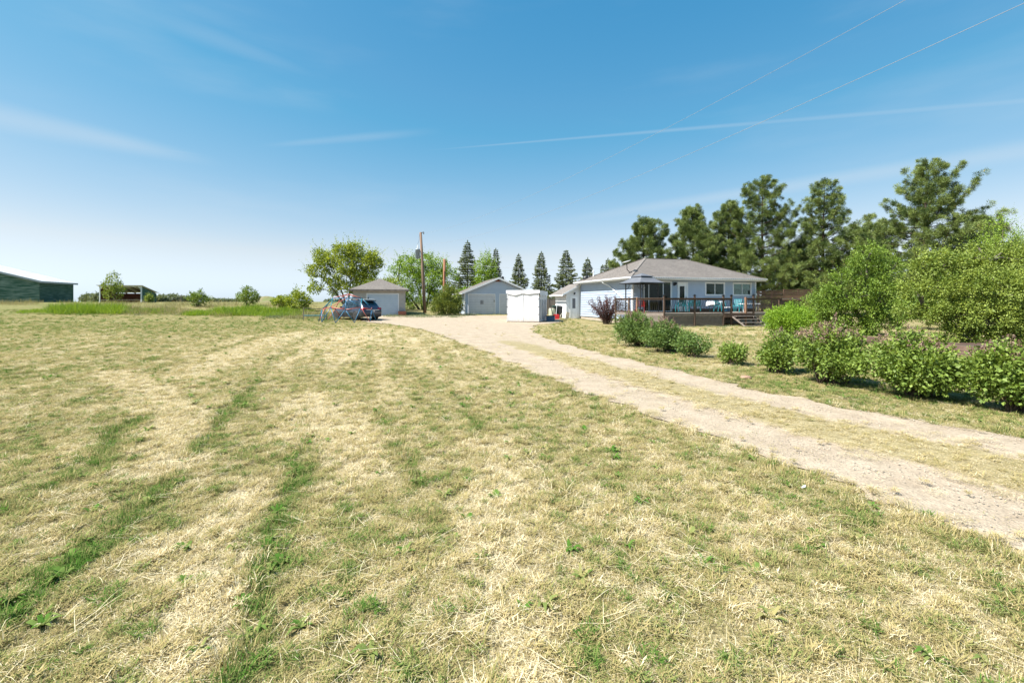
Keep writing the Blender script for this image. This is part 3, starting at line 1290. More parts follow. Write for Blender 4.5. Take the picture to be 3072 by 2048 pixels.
for y0, y1, dens, sc in ((2.2, 6, 26, 1.0), (6, 11, 13, 1.1), (11, 20, 4, 1.3)):
    x, y = lawn_points(y0, y1, dens)
    keep = in_poly(x, y, DPOLY)
    x, y = x[keep], y[keep]
    fl = RNG.random(len(x)) < .42
    GP[0].append(np.stack([x, y, tz(x, y) + .012 + .0007 * y + .012 * (y < 14)], 1))
    GP[1].append(np.where(fl, RNG.integers(15, 18, len(x)), RNG.integers(18, 21, len(x))))
    rt = np.zeros((len(x), 3))
    rt[:, 2] = RNG.uniform(0, 6.283, len(x))
    GP[2].append(rt)
    GP[3].append(sc * RNG.uniform(.7, 1.3, len(x)))
    GP[4].append(np.where(fl, np.clip(RNG.normal(.42, .2, len(x)), 0, 1), np.clip(RNG.normal(.55, .25, len(x)), 0, 1)))
scatter('loose_gravel', np.vstack(GP[0]), np.hstack(GP[1]), np.vstack(GP[2]), np.hstack(GP[3]), np.hstack(GP[4]), 'loose stones and straw flecks strewn over the driveway')
scatter('lawn_grass', np.vstack(PX), np.hstack(PV), np.vstack(PR), np.hstack(PS), np.hstack(PG), 'short dry mown grass and loose clippings all over the lawn')
print('tufts', sum(len(a) for a in PV))

# ------------------------------------------------------------------ building helpers
def lap_wall(mb, p0, d, n, length, z0, z1, openings=(), exp=.115, top=None, proud=.014):
    """clapboard courses; top(a) gives the height limit along the wall (gables)"""
    d, n, p0 = Vector((*d, 0)), Vector((*n, 0)), Vector((*p0, 0))
    z = z0
    while z < z1 - 1e-4:
        ze = min(z + exp, z1)
        cuts = sorted({z, ze} | {b for o in openings for b in o[2:4] if z + 1e-3 < b < ze - 1e-3})
        for ca, cb in zip(cuts[:-1], cuts[1:]):
            iv = [(0, length)]
            if top is not None:
                xs = np.linspace(0, length, 241)
                ok = [x for x in xs if top(x) >= ze - .02]
                iv = [(ok[0], ok[-1])] if ok else []
            zm = (ca + cb) / 2
            for (a0, a1, b0, b1) in openings:
                if b0 < zm < b1:
                    nv = []
                    for s, e in iv:
                        if a1 <= s or a0 >= e:
                            nv.append((s, e))
                        else:
                            if a0 > s:
                                nv.append((s, a0))
                            if a1 < e:
                                nv.append((a1, e))
                    iv = nv
            pa = proud + (.002 - proud) * (ca - z) / (ze - z)
            pb_ = proud + (.002 - proud) * (cb - z) / (ze - z)
            for s, e in iv:
                A, B = p0 + d * s, p0 + d * e
                lo, hi = Vector((0, 0, ca)), Vector((0, 0, cb))
                mb.add([A + lo, B + lo, A + lo + n * pa, B + lo + n * pa, A + hi + n * pb_, B + hi + n * pb_], [(0, 1, 3, 2), (2, 3, 5, 4)])
        z = ze
    return mb


def window_front(parent, x0, x1, z0, z1, y, split=1, fw=.075, blind=0.0, name='window', backing=.35):
    """a framed window on a wall facing -y at depth y; panes are parts of the window"""
    fr = MB()
    fr.box(x0 - fw, x0, y - .045, y + .05, z0 - fw, z1 + fw)
    fr.box(x1, x1 + fw, y - .045, y + .05, z0 - fw, z1 + fw)
    fr.box(x0, x1, y - .045, y + .05, z1, z1 + fw)
    fr.box(x0, x1, y - .055, y + .05, z0 - fw, z0)
    w = fr.build(name, M['white'], parent)
    xs = np.linspace(x0, x1, split + 1) if isinstance(split, int) else split
    for k in range(len(xs) - 1):
        a, b = xs[k], xs[k + 1]
        sb = MB()
        t = .03
        yy = y + (.0 if k % 2 == 0 else .012)
        sb.box(a, a + t, yy - .02, yy + .025, z0, z1)
        sb.box(b - t, b, yy - .02, yy + .025, z0, z1)
        sb.box(a + t, b - t, yy - .02, yy + .025, z0, z0 + t)
        sb.box(a + t, b - t, yy - .02, yy + .025, z1 - t, z1)
        sb.build('sash', M['white'], w)
        MB().box(a + t, b - t, yy, yy + .006, z0 + t, z1 - t).build('pane', M['glass'], w)
    bk = MB()
    bk.box(x0 - .02, x1 + .02, y + backing, y + backing + .02, z0 - .1, z1 + .1)
    bk.build('dark_backing', M['room_shade'], w)  # dark sheet set behind the panes in place of the room's shade
    if blind:
        MB().box(x0 + .02, x1 - .02, y + .09, y + .10, z1 - blind * (z1 - z0), z1).build('blind', M['blind'], w)
    return w


def gutter(mb, p, q, nrm):
    """white eaves gutter with a rolled lip"""
    p, q, nrm = Vector(p), Vector(q), Vector((*nrm, 0))
    prof = [(0, 0), (.02, -.02), (.09, -.02), (.12, .03), (.125, .10), (.115, .105), (.108, .04), (.085, -.005), (.03, -.005), (0, .10)]
    vs, fs = [], []
    for e in (p, q):
        for a, b in prof:
            vs.append(e + nrm * a + Vector((0, 0, b)))
    k = len(prof)
    for i in range(k):
        j = (i + 1) % k
        fs.append((i, j, k + j, k + i))
    fs.append(tuple(range(k)))
    fs.append(tuple(range(2 * k - 1, k - 1, -1)))
    mb.add(vs, fs)


def slope_slab(mb, pts, t=.06):
    """a roof plane with thickness"""
    mb.prism(pts, (0, 0, -t))


def courses(mb, e0, e1, r0, r1, n, lift=.012):
    """shingle courses: overlapping strips from the eave e0-e1 up to r0-r1"""
    e0, e1, r0, r1 = map(Vector, (e0, e1, r0, r1))
    nrm = (e1 - e0).cross(r0 - e0).normalized()
    if nrm.z < 0:
        nrm = -nrm
    for k in range(n):
        a, b = k / n, (k + 1) / n
        A, B = e0.lerp(r0, a), e1.lerp(r1, a)
        C, D = e0.lerp(r0, b), e1.lerp(r1, b)
        q = nrm * lift
        mb.add([A, B, A + q, B + q, D + q * .15, C + q * .15], [(0, 1, 3, 2), (2, 3, 4, 5)])


# ------------------------------------------------------------------ the house
HROT = R(15.7)
HU, HV = Vector((math.cos(HROT), math.sin(HROT), 0)), Vector((-math.sin(HROT), math.cos(HROT), 0))
H0 = Vector((8.4, 31.7, 0.0))


def hp(u, v, z=0):
    return H0 + HU * u + HV * v + Vector((0, 0, z))


house = thing('house', H0, HROT, 'pale blue bungalow with brown hipped shingle roof behind the deck', 'house')
W, D, ZB, ZT = 10.49, 8.8, .36, 3.16
DF = .88                                  # deck floor height
front_open = [(.82, 3.14, .80, 3.06), (3.60, 4.48, .80, 3.02), (5.95, 7.67, 2.06, 3.02), (8.38, 10.08, 2.06, 3.02)]
for p_, d_w, n_w, l_w, zb_w, op_w in (((0, 0), (1, 0), (0, -1), W, 1.10, front_open), ((0, 0), (0, 1), (-1, 0), D, ZB, ()), ((W, 0), (0, 1), (1, 0), D, ZB, ()), ((0, D), (1, 0), (0, 1), W, ZB, ())):
    lap_wall(MB(), p_, d_w, n_w, l_w, zb_w, ZT, op_w, .20, None, .034).build('siding', M['siding'], house)
mb = MB()
mb.box(.03, W - .03, .12, D - .03, -.2, ZB + .02)
mb.build('foundation', M['concrete'], house)
for a_, b_ in ((-.012, .82), (3.14, 3.60), (4.48, W + .012)):
    MB().box(a_, b_, -.02, .10, ZB - .02, 1.098).build('skirt_board', M['wood'], house)
for (x, y) in ((0, 0), (W, 0), (0, D), (W, D)):
    mb = MB()
    sx, sy = (-1 if x == 0 else 1), (-1 if y == 0 else 1)
    mb.box(min(x, x + sx * .028), max(x, x + sx * .028), min(y - sy * .09, y + sy * .028), max(y - sy * .09, y + sy * .028), ZB, ZT)
    mb.box(min(x - sx * .09, x), max(x - sx * .09, x), min(y, y + sy * .028), max(y, y + sy * .028), ZB, ZT)
    mb.build('corner_trim', M['white'], house)
# roof
OV = .48
ex0, ex1, ey0, ey1, ez = -OV, W + OV, -OV, D + .12, 3.30
rz, ry, rx0, rx1 = 5.12, 4.4, 3.72, 7.55
A, B, C2, D2 = (ex0, ey0, ez), (ex1, ey0, ez), (ex1, ey1, ez), (ex0, ey1, ez)
RL, RR = (rx0, ry, rz), (rx1, ry, rz)
mb = MB()
mb.add([A, B, C2, D2, RL, RR], [(0, 1, 5, 4), (1, 2, 5), (2, 3, 4, 5), (3, 0, 4)])
courses(mb, A, B, RL, RR, 32)
courses(mb, D2, A, RL, RL, 32)
courses(mb, B, C2, RR, RR, 32)
courses(mb, C2, D2, RR, RL, 32)
roof = mb.build('roof', M['shingle'], house)
mb = MB()
for p, q in ((A, RL), (B, RR), (C2, RR), (D2, RL), (RL, RR)):
    mb.bar(Vector(p) + Vector((0, 0, .02)), Vector(q) + Vector((0, 0, .02)), .20, .02)
mb.build('ridge_cap', M['shingle'], roof)
mb = MB()
mb.box(ex0, ex1, ey0, 0.02, 3.14, 3.16)
mb.box(ex0, 0.02, .02, ey1, 3.14, 3.16)
mb.box(W - .02, ex1, .02, ey1, 3.14, 3.16)
mb.build('soffit', M['white'], house)
mb = MB()
mb.box(ex0, ex1, ey0 - .02, ey0, 3.13, 3.30)
mb.box(ex0 - .02, ex0, ey0, ey1, 3.13, 3.30)
mb.box(ex1, ex1 + .02, ey0, ey1, 3.13, 3.30)
mb.build('fascia', M['white'], house)
mb = MB()
gutter(mb, (ex0 - .02, ey0 - .022, 3.21), (ex1 + .02, ey0 - .022, 3.21), (0, -1))
mb.build('gutter', M['white_metal'], house)
mb = MB()
gutter(mb, (ex0 - .022, ey0 - .10, 3.21), (ex0 - .022, ey1, 3.21), (-1, 0))
mb.build('gutter', M['white_metal'], house)
# string of festoon lamps clipped under the front gutter
mb = MB()
for k in range(60):
    x = ex0 + .1 + k * (W + .8) / 60
    mb.box(x - .014, x + .014, ey0 - .165, ey0 - .15, 3.25, 3.30)
mb.build('festoon_lamps', M['ink'], house, kind='stuff')
# downspout running down the left wall
mb = MB()
mb.tube([(-.52, 3.6, 3.2), (-.50, 3.55, 3.08), (-.10, 3.2, 2.78), (-.06, 3.05, 2.70), (-.06, .35, 1.45), (-.06, .3, 1.3), (-.06, .3, .25)], .042, 8)
mb.build('downspout', M['white_metal'], house, True)
# patio door
pd = window_front(house, .90, 3.06, .93, 3.0, 0, np.array([.90, 1.28, 2.44, 3.06]), .085, name='patio_door', backing=1.6)
# entry door
mb = MB()
mb.box(3.60, 3.69, -.05, .06, DF, 3.02)
mb.box(4.39, 4.48, -.05, .06, DF, 3.02)
mb.box(3.69, 4.39, -.05, .06, 2.93, 3.02)
door = mb.build('entry_door', M['white'], house)
mb = MB()
mb.box(3.69, 3.80, -.01, .03, DF + .02, 2.93)
mb.box(4.20, 4.39, -.01, .03, DF + .02, 2.93)
mb.box(3.80, 4.20, -.01, .03, 2.72, 2.93)
mb.box(3.80, 4.20, -.01, .03, DF + .02, 1.55)
mb.box(3.80, 4.20, -.008, .02, 1.83, 1.87)
mb.build('leaf', M['white'], door)
MB().box(3.80, 4.20, .005, .012, 1.55, 2.72).build('pane', M['glass'], door)
MB().box(3.70, 4.38, .5, .52, DF, 2.95).build('dark_backing', M['room_shade'], door)  # dark sheet behind the door pane, in place of indoor shade
MB().bar((4.30, -.05, 1.75), (4.30, -.05, 1.95), .03, .03).build('handle', M['iron'], door)
window_front(house, 6.02, 7.60, 2.12, 2.96, 0, 2)
window_front(house, 8.45, 10.01, 2.12, 2.96, 0, 2, blind=.46, backing=.5)
# porch lamp
mb = MB()
mb.box(3.26, 3.38, -.05, 0, 2.74, 2.98)
mb.tube([(3.32, -.05, 2.92), (3.32, -.18, 2.96)], .018, 6)
mb.lathe([(.02, 0), (.10, -.05), (.11, -.12), (.05, -.2), (.03, -.22)], 12, (3.32, -.2, 3.0))
mb.build('porch_lamp', M['iron'], house)
# roof vent, plumbing stack, flue
for x, y, h, r, m in ((4.9, 4.75, .42, .10, 'galv'), (.6, 7.4, .30, .05, 'white_metal')):
    zz = 5.05 if y == 4.75 else 3.85
    mb = MB()
    mb.lathe([(r, -.4), (r, h), (r * 1.6, h), (r * 1.6, h + .08), (r * .4, h + .15)], 12, (x, y, zz))
    mb.build('roof_vent', M[m], roof)
MB().lathe([(.22, -.1), (.22, .06), (.16, .16), (.05, .2)], 12, (.1, 7.9, 3.62)).build('roof_vent', M['plastic_black'], roof)
# lean-to at the back left with its own door
lean = thing('back_porch', hp(0, D + .02), HROT, 'white lean-to porch with a narrow door at the rear of the house', 'porch')
LX0, LX1, LD = -1.32, -.02, 2.6
mb = MB()
topf = lambda a: 2.42 + (a + .0) * .56
mb.add([(LX0, 0, .05), (LX1, 0, .05), (LX1, 0, topf(1.3)), (LX0, 0, topf(0))], [(0, 1, 2, 3)])
mb.add([(LX0, 0, .05), (LX0, LD, .05), (LX0, LD, topf(0)), (LX0, 0, topf(0))], [(0, 1, 2, 3)])
mb.add([(LX0, LD, .05), (LX1, LD, .05), (LX1, LD, topf(1.3)), (LX0, LD, topf(0))], [(0, 1, 2, 3)])
for k in range(6):
    mb.box(LX0 + .02 + k * .25, LX0 + .03 + k * .25, -.008, 0, .06, topf(k * .25))
mb.build('wall', M['white'], lean)
mb = MB()
mb.prism([(LX0 - .42, -.22, 2.26), (LX1 + .12, -.22, 3.22), (LX1 + .12, LD + .2, 3.22), (LX0 - .42, LD + .2, 2.26)], (0, 0, -.05))
lr = mb.build('roof', M['shingle'], lean)
mb = MB()
mb.prism([(LX0 - .46, -.26, 2.10), (LX0 - .46, -.26, 2.25), (LX1 + .12, -.26, 3.24), (LX1 + .12, -.26, 3.08)], (0, .035, 0))
mb.build('rake_board', M['white_metal'], lr)
mb = MB()
gutter(mb, (LX0 - .44, -.22, 2.10), (LX0 - .44, LD + .2, 2.10), (-1, 0))
mb.build('gutter', M['white_metal'], lr)
mb = MB()
mb.box(-.98, -.90, -.035, 0, .02, 2.08)
mb.box(-.28, -.20, -.035, 0, .02, 2.08)
mb.box(-.90, -.28, -.035, 0, 2.0, 2.08)
ld = mb.build('door', M['white'], lean)
MB().box(-.90, -.28, -.02, -.004, .02, 2.0).build('leaf', M['white_metal'], ld)
MB().box(-.74, -.46, -.03, -.02, 1.02, 1.90).build('screen', M['shutter'], ld)
mb = MB()
mb.box(-.62, -.54, -.16, 0, 2.22, 2.30)
mb.box(-.64, -.52, -.2, -.12, 2.3, 2.42)
mb.build('wall_lamp', M['iron'], lean)
# satellite dish on the left roof slope
dish = thing('satellite_dish', hp(.35, .95, 3.62), HROT, 'satellite dish on a bent black mast on the house roof', 'satellite dish')
mb = MB()
mb.tube([(-.1, .1, -.05), (.0, 0, .06), (-.22, -.05, .30), (-.24, -.05, .75)], .028, 8)
mb.build('mast', M['iron'], dish)
mb = MB()
mb.tube([(.0, 0, .06), (.35, .05, .16), (.55, .0, .02)], .02, 6)
mb.tube([(.0, 0, .06), (-.25, .25, -.06)], .02, 6)
mb.build('brace', M['iron'], dish)
mb = MB()
prof = [(.02, 0), (.15, .016), (.25, .04), (.33, .075), (.335, .085), (.25, .055), (.15, .03), (.02, .016)]
mb.lathe(prof, 20, (-.24, -.05, .80), Matrix.Rotation(R(-17), 3, 'Y') @ Matrix.Rotation(R(3), 3, 'X'))
mb.build('reflector', M['white_metal'], dish, True)
dish.rotation_euler = (0, 0, 0)

# ------------------------------------------------------------------ deck (house coordinates)
deck = thing('deck', hp(0, 0), HROT, 'raised brown timber deck with bowed black balusters and lattice skirt', 'deck')
DPL = [(.09, -3.56), (9.2, -3.56), (9.2, -.02), (-1.35, -.02), (-1.35, -1.9)]
# boards
nb = 25
for k in range(nb):
    y0 = -3.56 + k * .1416
    y1 = y0 + .134
    xl = .09 if y0 < -3.5 else max(-1.35, .09 - (y0 + 3.56) / 1.66 * 1.44)
    MB().box(xl, 9.2, y0, y1, DF - .035, DF - rnd.uniform(0, .003)).build('deck_board', M['wood_deck'], deck)
for rim in (MB().box(.09, 4.49, -3.60, -3.565, DF - .13, DF - .01), MB().box(6.87, 9.24, -3.60, -3.565, DF - .13, DF - .01), MB().bar((.09, -3.58, DF - .07), (-1.37, -1.9, DF - .07), .035, .12),
            MB().bar((-1.37, -1.9, DF - .07), (-1.37, -.02, DF - .07), .035, .12), MB().box(9.2, 9.24, -3.56, -.02, DF - .13, DF - .01)):
    rim.build('rim_board', M['lath'], deck)


def post(u, v, ztop, zb=.0, cap=True, mat='wood', w=.10):
    g = hp(u, v)
    zb0 = T(g.x, g.y) - .15
    mb = MB()
    mb.bbox(u - w / 2, u + w / 2, v - w / 2, v + w / 2, zb0, ztop, .008)
    p = mb.build('post', M[mat], deck)
    if cap:
        c = MB()
        c.box(u - .075, u + .075, v - .075, v + .075, ztop, ztop + .025)
        c.box(u - .045, u + .045, v - .045, v + .045, ztop + .025, ztop + .07)
        c.add([(u - .08, v - .08, ztop + .07), (u + .08, v - .08, ztop + .07), (u + .08, v + .08, ztop + .07), (u - .08, v + .08, ztop + .07), (u, v, ztop + .13)],
              [(3, 2, 1, 0), (0, 1, 4), (1, 2, 4), (2, 3, 4), (3, 0, 4)])
        c.build('post_cap', M['iron'], p)
    return p


RT = DF + .96
VF = -3.58
for u in (.09, 2.31, 4.49, 5.11):
    post(u, VF, RT + .12)
post(6.87, VF, RT + .16)
post(9.15, VF, RT + .02, cap=False)
post(6.25, VF, RT + .06, cap=False, mat='wood_red', w=.12)
post(-1.02, -2.28, RT + .03, cap=False, mat='wood_red')
post(-1.37, -1.88, RT + .03, cap=False)
post(-1.37, -.1, RT + .03, cap=False)
# bow-fronted baluster, shared mesh
bm_ = MB()
pts = []
for k in range(11):
    t = k / 10
    pts.append((0, -.0 - .055 * math.sin(2 * math.pi * (t - .05)) * (1 if 0.05 < t < .95 else 0), t * .78))
bm_.tube(pts, .0145, 5)
BAL = bm_.mesh('baluster', M['iron'], True)


def rail_bay(p, q, z=RT, bal=True):
    p, q = Vector((*p, 0)), Vector((*q, 0))
    d = q - p
    ln = d.length
    ang = math.atan2(d.y, d.x)
    mb = MB()
    mb.bar(p + Vector((0, 0, z - .02)), q + Vector((0, 0, z - .02)), .13, .038)
    mb.build('rail', M['wood_h'], deck)
    MB().bar(p + Vector((0, 0, z - .08)), q + Vector((0, 0, z - .08)), .038, .085).build('rail', M['wood_h'], deck)
    MB().bar(p + Vector((0, 0, DF + .065)), q + Vector((0, 0, DF + .065)), .038, .07).build('rail', M['wood_h'], deck)
    if bal:
        n = max(2, int(ln / .118))
        for k in range(n):
            t = (k + .5) / n
            c = p.lerp(q, t)
            inst('baluster', BAL, deck, (c.x, c.y, DF + .09), (0, 0, ang))


fr_ = [(.14, 2.26), (2.36, 4.44), (4.54, 5.06), (6.31, 6.82), (6.92, 9.10)]
for a, b in fr_:
    rail_bay((a, VF), (b, VF))
rail_bay((.05, -3.53), (-.98, -2.33))
rail_bay((-1.06, -2.23), (-1.35, -1.93))
rail_bay((-1.37, -1.82), (-1.37, -.15))
# lattice skirt
def lattice(p, q, z0, z1, name='lattice'):
    p, q = Vector((*p, 0)), Vector((*q, 0))
    d = (q - p)
    ln = d.length
    d.normalize()
    nrm = Vector((d.y, -d.x, 0))
    mb = MB()
    h = z1 - z0
    st = .115
    for sgn, off in ((1, .0), (-1, .009)):
        a = -h
        while a < ln + h:
            s0, s1 = (a, a + h) if sgn > 0 else (a + h, a)
            # clip the slanted lath to the panel
            x0, x1, y0, y1 = s0, s1, 0.0, h
            def clip(x0, y0, x1, y1):
                for lim, sg in ((0, 1), (ln, -1)):
                    o0, o1 = (x0 - lim) * sg < 0, (x1 - lim) * sg < 0
                    if o0 and o1:
                        return None
                    if o0 or o1:
                        t = (lim - x0) / (x1 - x0)
                        yy = y0 + (y1 - y0) * t
                        if o0:
                            x0, y0 = lim, yy
                        else:
                            x1, y1 = lim, yy
                return x0, y0, x1, y1
            c = clip(x0, y0, x1, y1)
            a += st
            if c is None or abs(c[0] - c[2]) < .03:
                continue
            P = p + d * c[0] + nrm * off + Vector((0, 0, z0 + c[1]))
            Q = p + d * c[2] + nrm * off + Vector((0, 0, z0 + c[3]))
            mb.bar(P, Q, .008, .036, up=d.cross(nrm).cross(Vector((0, 0, 1))) if False else (d * (1 if sgn < 0 else -1) + Vector((0, 0, 1))))
    o = mb.build(name, M['lath'], deck, kind='stuff')
    fm = MB()
    fm.bar(p + Vector((0, 0, z1)) + nrm * .005, q + Vector((0, 0, z1)) + nrm * .005, .03, .06)
    fm.bar(p + Vector((0, 0, z0)) + nrm * .005, q + Vector((0, 0, z0)) + nrm * .005, .03, .06)
    fm.build('lattice_frame', M['lath'], deck)


LZ0, LZ1 = -.03, DF - .16
lattice((.15, -3.56), (2.26, -3.56), LZ0, LZ1)
lattice((2.36, -3.56), (4.44, -3.56), LZ0, LZ1)
lattice((6.92, -3.56), (9.1, -3.56), LZ0, LZ1)
lattice((-1.33, -1.95), (.04, -3.50), LZ0, LZ1)
# stair landing beam and stair
MB().box(4.54, 6.82, -3.66, -3.60, DF - .30, DF - .06).build('beam', M['wood'], deck)
MB().box(5.16, 6.20, -3.62, -3.575, DF - .16, DF - .01).build('riser', M['wood_red'], deck)
for k in range(4):
    z = DF - .20 - k * .195
    v = -3.72 - k * .27
    MB().box(5.18, 6.78, v - .26, v, z - .038, z).build('tread', M['wood_grey'], deck)
for u in (5.14, 6.80):
    MB().bar((u, -3.62, DF - .24), (u, -4.84, -.02), .04, .09).build('stringer', M['wood_grey'], deck)

# ------------------------------------------------------------------ gazebo on the deck
gaz_c = hp(-.1, -1.35, DF)
gz_rot = math.atan2(gaz_c.y, gaz_c.x) + R(45) - R(4)
gaz = thing('gazebo', gaz_c, gz_rot, 'small charcoal two-tier gazebo canopy standing on the deck corner', 'gazebo')
HS, CS = .74, 1.04
for sx in (-1, 1):
    for sy in (-1, 1):
        mb = MB()
        mb.box(sx * HS - .028, sx * HS + .028, sy * HS - .028, sy * HS + .028, 0, 1.92)
        mb.box(sx * HS - .06, sx * HS + .06, sy * HS - .06, sy * HS + .06, 0, .02)
        p = mb.build('post', M['iron'], gaz)
        b = MB()
        for dx, dy in ((-sx, 0), (0, -sy)):
            P = [(sx * HS + dx * .33 * math.sin(t), sy * HS + dy * .33 * math.sin(t), 1.55 + .33 * (1 - math.cos(t))) for t in np.linspace(0, math.pi / 2, 6)]
            b.tube(P, .012, 5)
        b.build('brace', M['iron'], p)
mb = MB()
for k in range(4):
    a = [(-CS, -CS), (CS, -CS), (CS, CS), (-CS, CS)]
    p, q = a[k], a[(k + 1) % 4]
    mb.bar((*p, 1.94), (*q, 1.94), .04, .04)
    mb.bar((*[c * HS / CS for c in p], 1.92), (*[c * HS / CS for c in q], 1.92), .03, .03)
mb.build('roof_frame', M['iron'], gaz)


def canopy(mb, a, za, b, zb, sag=.03, drop=.07):
    for k in range(4):
        c = [(-1, -1), (1, -1), (1, 1), (-1, 1)]
        p, q = c[k], c[(k + 1) % 4]
        n = 6
        rows = []
        for i in range(n + 1):
            t = i / n
            r = a + (b - a) * t
            z = za + (zb - za) * t - sag * math.sin(math.pi * t)
            rows.append([Vector((p[0] + (q[0] - p[0]) * s, p[1] + (q[1] - p[1]) * s, 0)) * r + Vector((0, 0, z - .0)) for s in np.linspace(0, 1, 5)])
        vs = [v for r_ in rows for v in r_]
        fs = [(i * 5 + j, i * 5 + j + 1, (i + 1) * 5 + j + 1, (i + 1) * 5 + j) for i in range(n) for j in range(4)]
        mb.add(vs, fs)
        lo = [v - Vector((0, 0, drop)) for v in rows[0]]
        mb.add(rows[0] + lo, [(j, j + 1, 5 + j + 1, 5 + j) for j in range(4)])


mb = MB()
canopy(mb, CS, 1.98, .42, 2.38)
mb.build('canopy', M['canvas'], gaz)
mb = MB()
canopy(mb, .52, 2.42, .02, 2.62, .01, .05)
mb.build('vent_canopy', M['canvas'], gaz)

# ------------------------------------------------------------------ deck furniture
def make_chair(mat, label, u, v, rot, group=None):
    c = thing('patio_chair', hp(u, v, DF), HROT + rot, label, 'chair', group)
    s = MB()
    s.bbox(-.24, .24, -.24, .22, .40, .435, .012)
    s.build('seat', M[mat], c)
    b = MB()
    for k in range(5):
        x = -.19 + k * .095
        b.bar((x, .21, .43), (x * 1.1, .34, .88), .06, .018, up=(0, 1, 0))
    b.bar((-.25, .345, .88), (.25, .345, .88), .025, .06)
    b.build('backrest', M[mat], c)
    for sx in (-1, 1):
        MB().bar((sx * .25, -.22, .66), (sx * .27, .29, .68), .06, .022).build('armrest', M[mat], c)
        MB().bar((sx * .26, -.24, 0), (sx * .24, -.21, .65), .05, .035).build('leg', M[mat], c)
        MB().bar((sx * .26, .32, 0), (sx * .25, .22, .66), .05, .035).build('leg', M[mat], c)
    return c


make_chair('plastic_turq', 'turquoise patio chair behind the balusters, leftmost of the row of three', 3.15, -1.0, R(165))
make_chair('plastic_turq', 'turquoise patio chair behind the balusters, middle of the row of three', 3.72, -1.15, R(185))
make_chair('plastic_turq', 'turquoise patio chair behind the balusters, last of three towards the steps', 4.3, -1.0, R(175))
make_chair('plastic_turq', 'turquoise patio chair drawn up to the covered table above the steps', 5.35, -2.3, R(20))
make_chair('plastic_turq', 'turquoise patio chair just right of the deck opening', 6.75, -2.2, R(-60))
make_chair('plastic_turq', 'turquoise patio chair at the far end by the slatted screen', 8.4, -.8, R(200))
make_chair('plastic_red', 'red plastic chair at the gazebo corner of the deck', -.55, -1.9, R(150))
# table with cloth
tb = thing('patio_table', hp(5.75, -1.35, DF), HROT, 'patio table under a pale blue and white cloth above the steps', 'table')
mb = MB()
mb.lathe([(.55, .72), (.56, .735), (.56, .75)], 28)
mb.build('table_top', M['white'], tb)
for a in range(4):
    t = a * math.pi / 2 + .6
    MB().bar((.4 * math.cos(t), .4 * math.sin(t), 0), (.4 * math.cos(t), .4 * math.sin(t), .72), .04, .04).build('leg', M['plastic_turq'], tb)
mb = MB()
vs, fs = [(0, 0, .758)], []
n = 40
for j, (r, z) in enumerate(((.3, .758), (.57, .758), (.60, .70), (.62, .56), (.63, .48))):
    for k in range(n):
        t = 2 * math.pi * k / n
        w = 1 + (.05 * math.sin(k * 2.1) if j >= 2 else 0) * (j - 1) / 2
        zz = z - (.05 * math.cos(4 * t) if j >= 3 else 0)
        vs.append((r * w * math.cos(t), r * w * math.sin(t), zz))
for k in range(n):
    fs.append((0, 1 + k, 1 + (k + 1) % n))
    for j in range(4):
        a, b = 1 + j * n, 1 + (j + 1) * n
        fs.append((a + k, a + (k + 1) % n, b + (k + 1) % n, b + k))
mb.add(vs, fs)
mb.build('tablecloth', M['cloth'], None, True, label='pale blue and white cloth draped over the patio table', cat='tablecloth')
tc_ = bpy.data.objects['tablecloth']
tc_.location = hp(5.75, -1.35, DF)
# long white bench table by the screen
bt = thing('white_table', hp(7.75, -2.2, DF), HROT, 'long white folding table by the right end of the railing', 'table')
MB().bbox(-.75, .75, -.3, .3, .55, .60, .012).build('table_top', M['white'], bt)
for x in (-.62, .62):
    for y in (-.22, .22):
        MB().bar((x, y, 0), (x, y, .56), .03, .03).build('leg', M['white_metal'], bt)
# blue cooler at the table
cl = thing('cool_box', hp(6.15, -2.05, DF), HROT, 'dark blue cool box beside the covered patio table', 'cool box')
MB().bbox(-.22, .22, -.15, .15, 0, .30, .02).build('body', M['plastic_blue'], cl)
MB().bbox(-.23, .23, -.16, .16, .30, .36, .02).build('lid', M['white'], cl)

# slatted privacy screen at the back right of the deck
scr = thing('privacy_screen', hp(10.3, -.42), HROT, 'reddish brown slatted privacy screen right of the house', 'screen')
zt = [2.42, 2.42, 2.52, 2.55, 2.55]
px_ = [0, 1.25, 2.45, 3.8, 5.2]
for k, x in enumerate(px_):
    MB().bbox(x - .05, x + .05, -.05, .05, -.1, zt[min(k, 4)] + .03, .008).build('post', M['wood_red'], scr)
for k in range(4):
    a, b = px_[k], px_[k + 1]
    for j in range(15 if k < 2 else 16):
        z = .92 + j * .104
        if z > zt[k] - .03:
            break
        MB().bar((a, -.06, z), (b, -.06, z + rnd.uniform(-.012, .012)), .022, .056 if k < 2 else .085).build('slat', M['wood_red'], scr)
    MB().bar((a - .05, -.05, zt[k]), (b + .05, -.05, zt[k + 1]), .10, .035).build('top_rail', M['wood'], scr)
    MB().bar((a, -.075, 1.83), (b, -.075, 1.83), .03, .05).build('rail', M['wood_deck'], scr)
MB().bar((.15, -.10, 1.75), (.05, -.10, 1.3), .03, .06).build('brace', M['wood_deck'], scr)
# solid board panel right of the deck
bp_ = thing('board_panel', hp(9.3, -3.35), HROT, 'dark brown upright board panel at the right end of the deck', 'fence panel')
for k in range(13):
    MB().box(k * .142, k * .142 + .134, -.012 - (k % 2) * .006, .012, 0, 1.70 - rnd.uniform(0, .02)).build('board', M['wood'], bp_)
MB().box(-.02, 1.88, -.05, .05, 1.70, 1.74).build('cap_rail', M['wood_red'], bp_)
MB().bbox(-.10, -.03, -.06, .06, -.1, 1.76, .008).build('post', M['wood'], bp_)

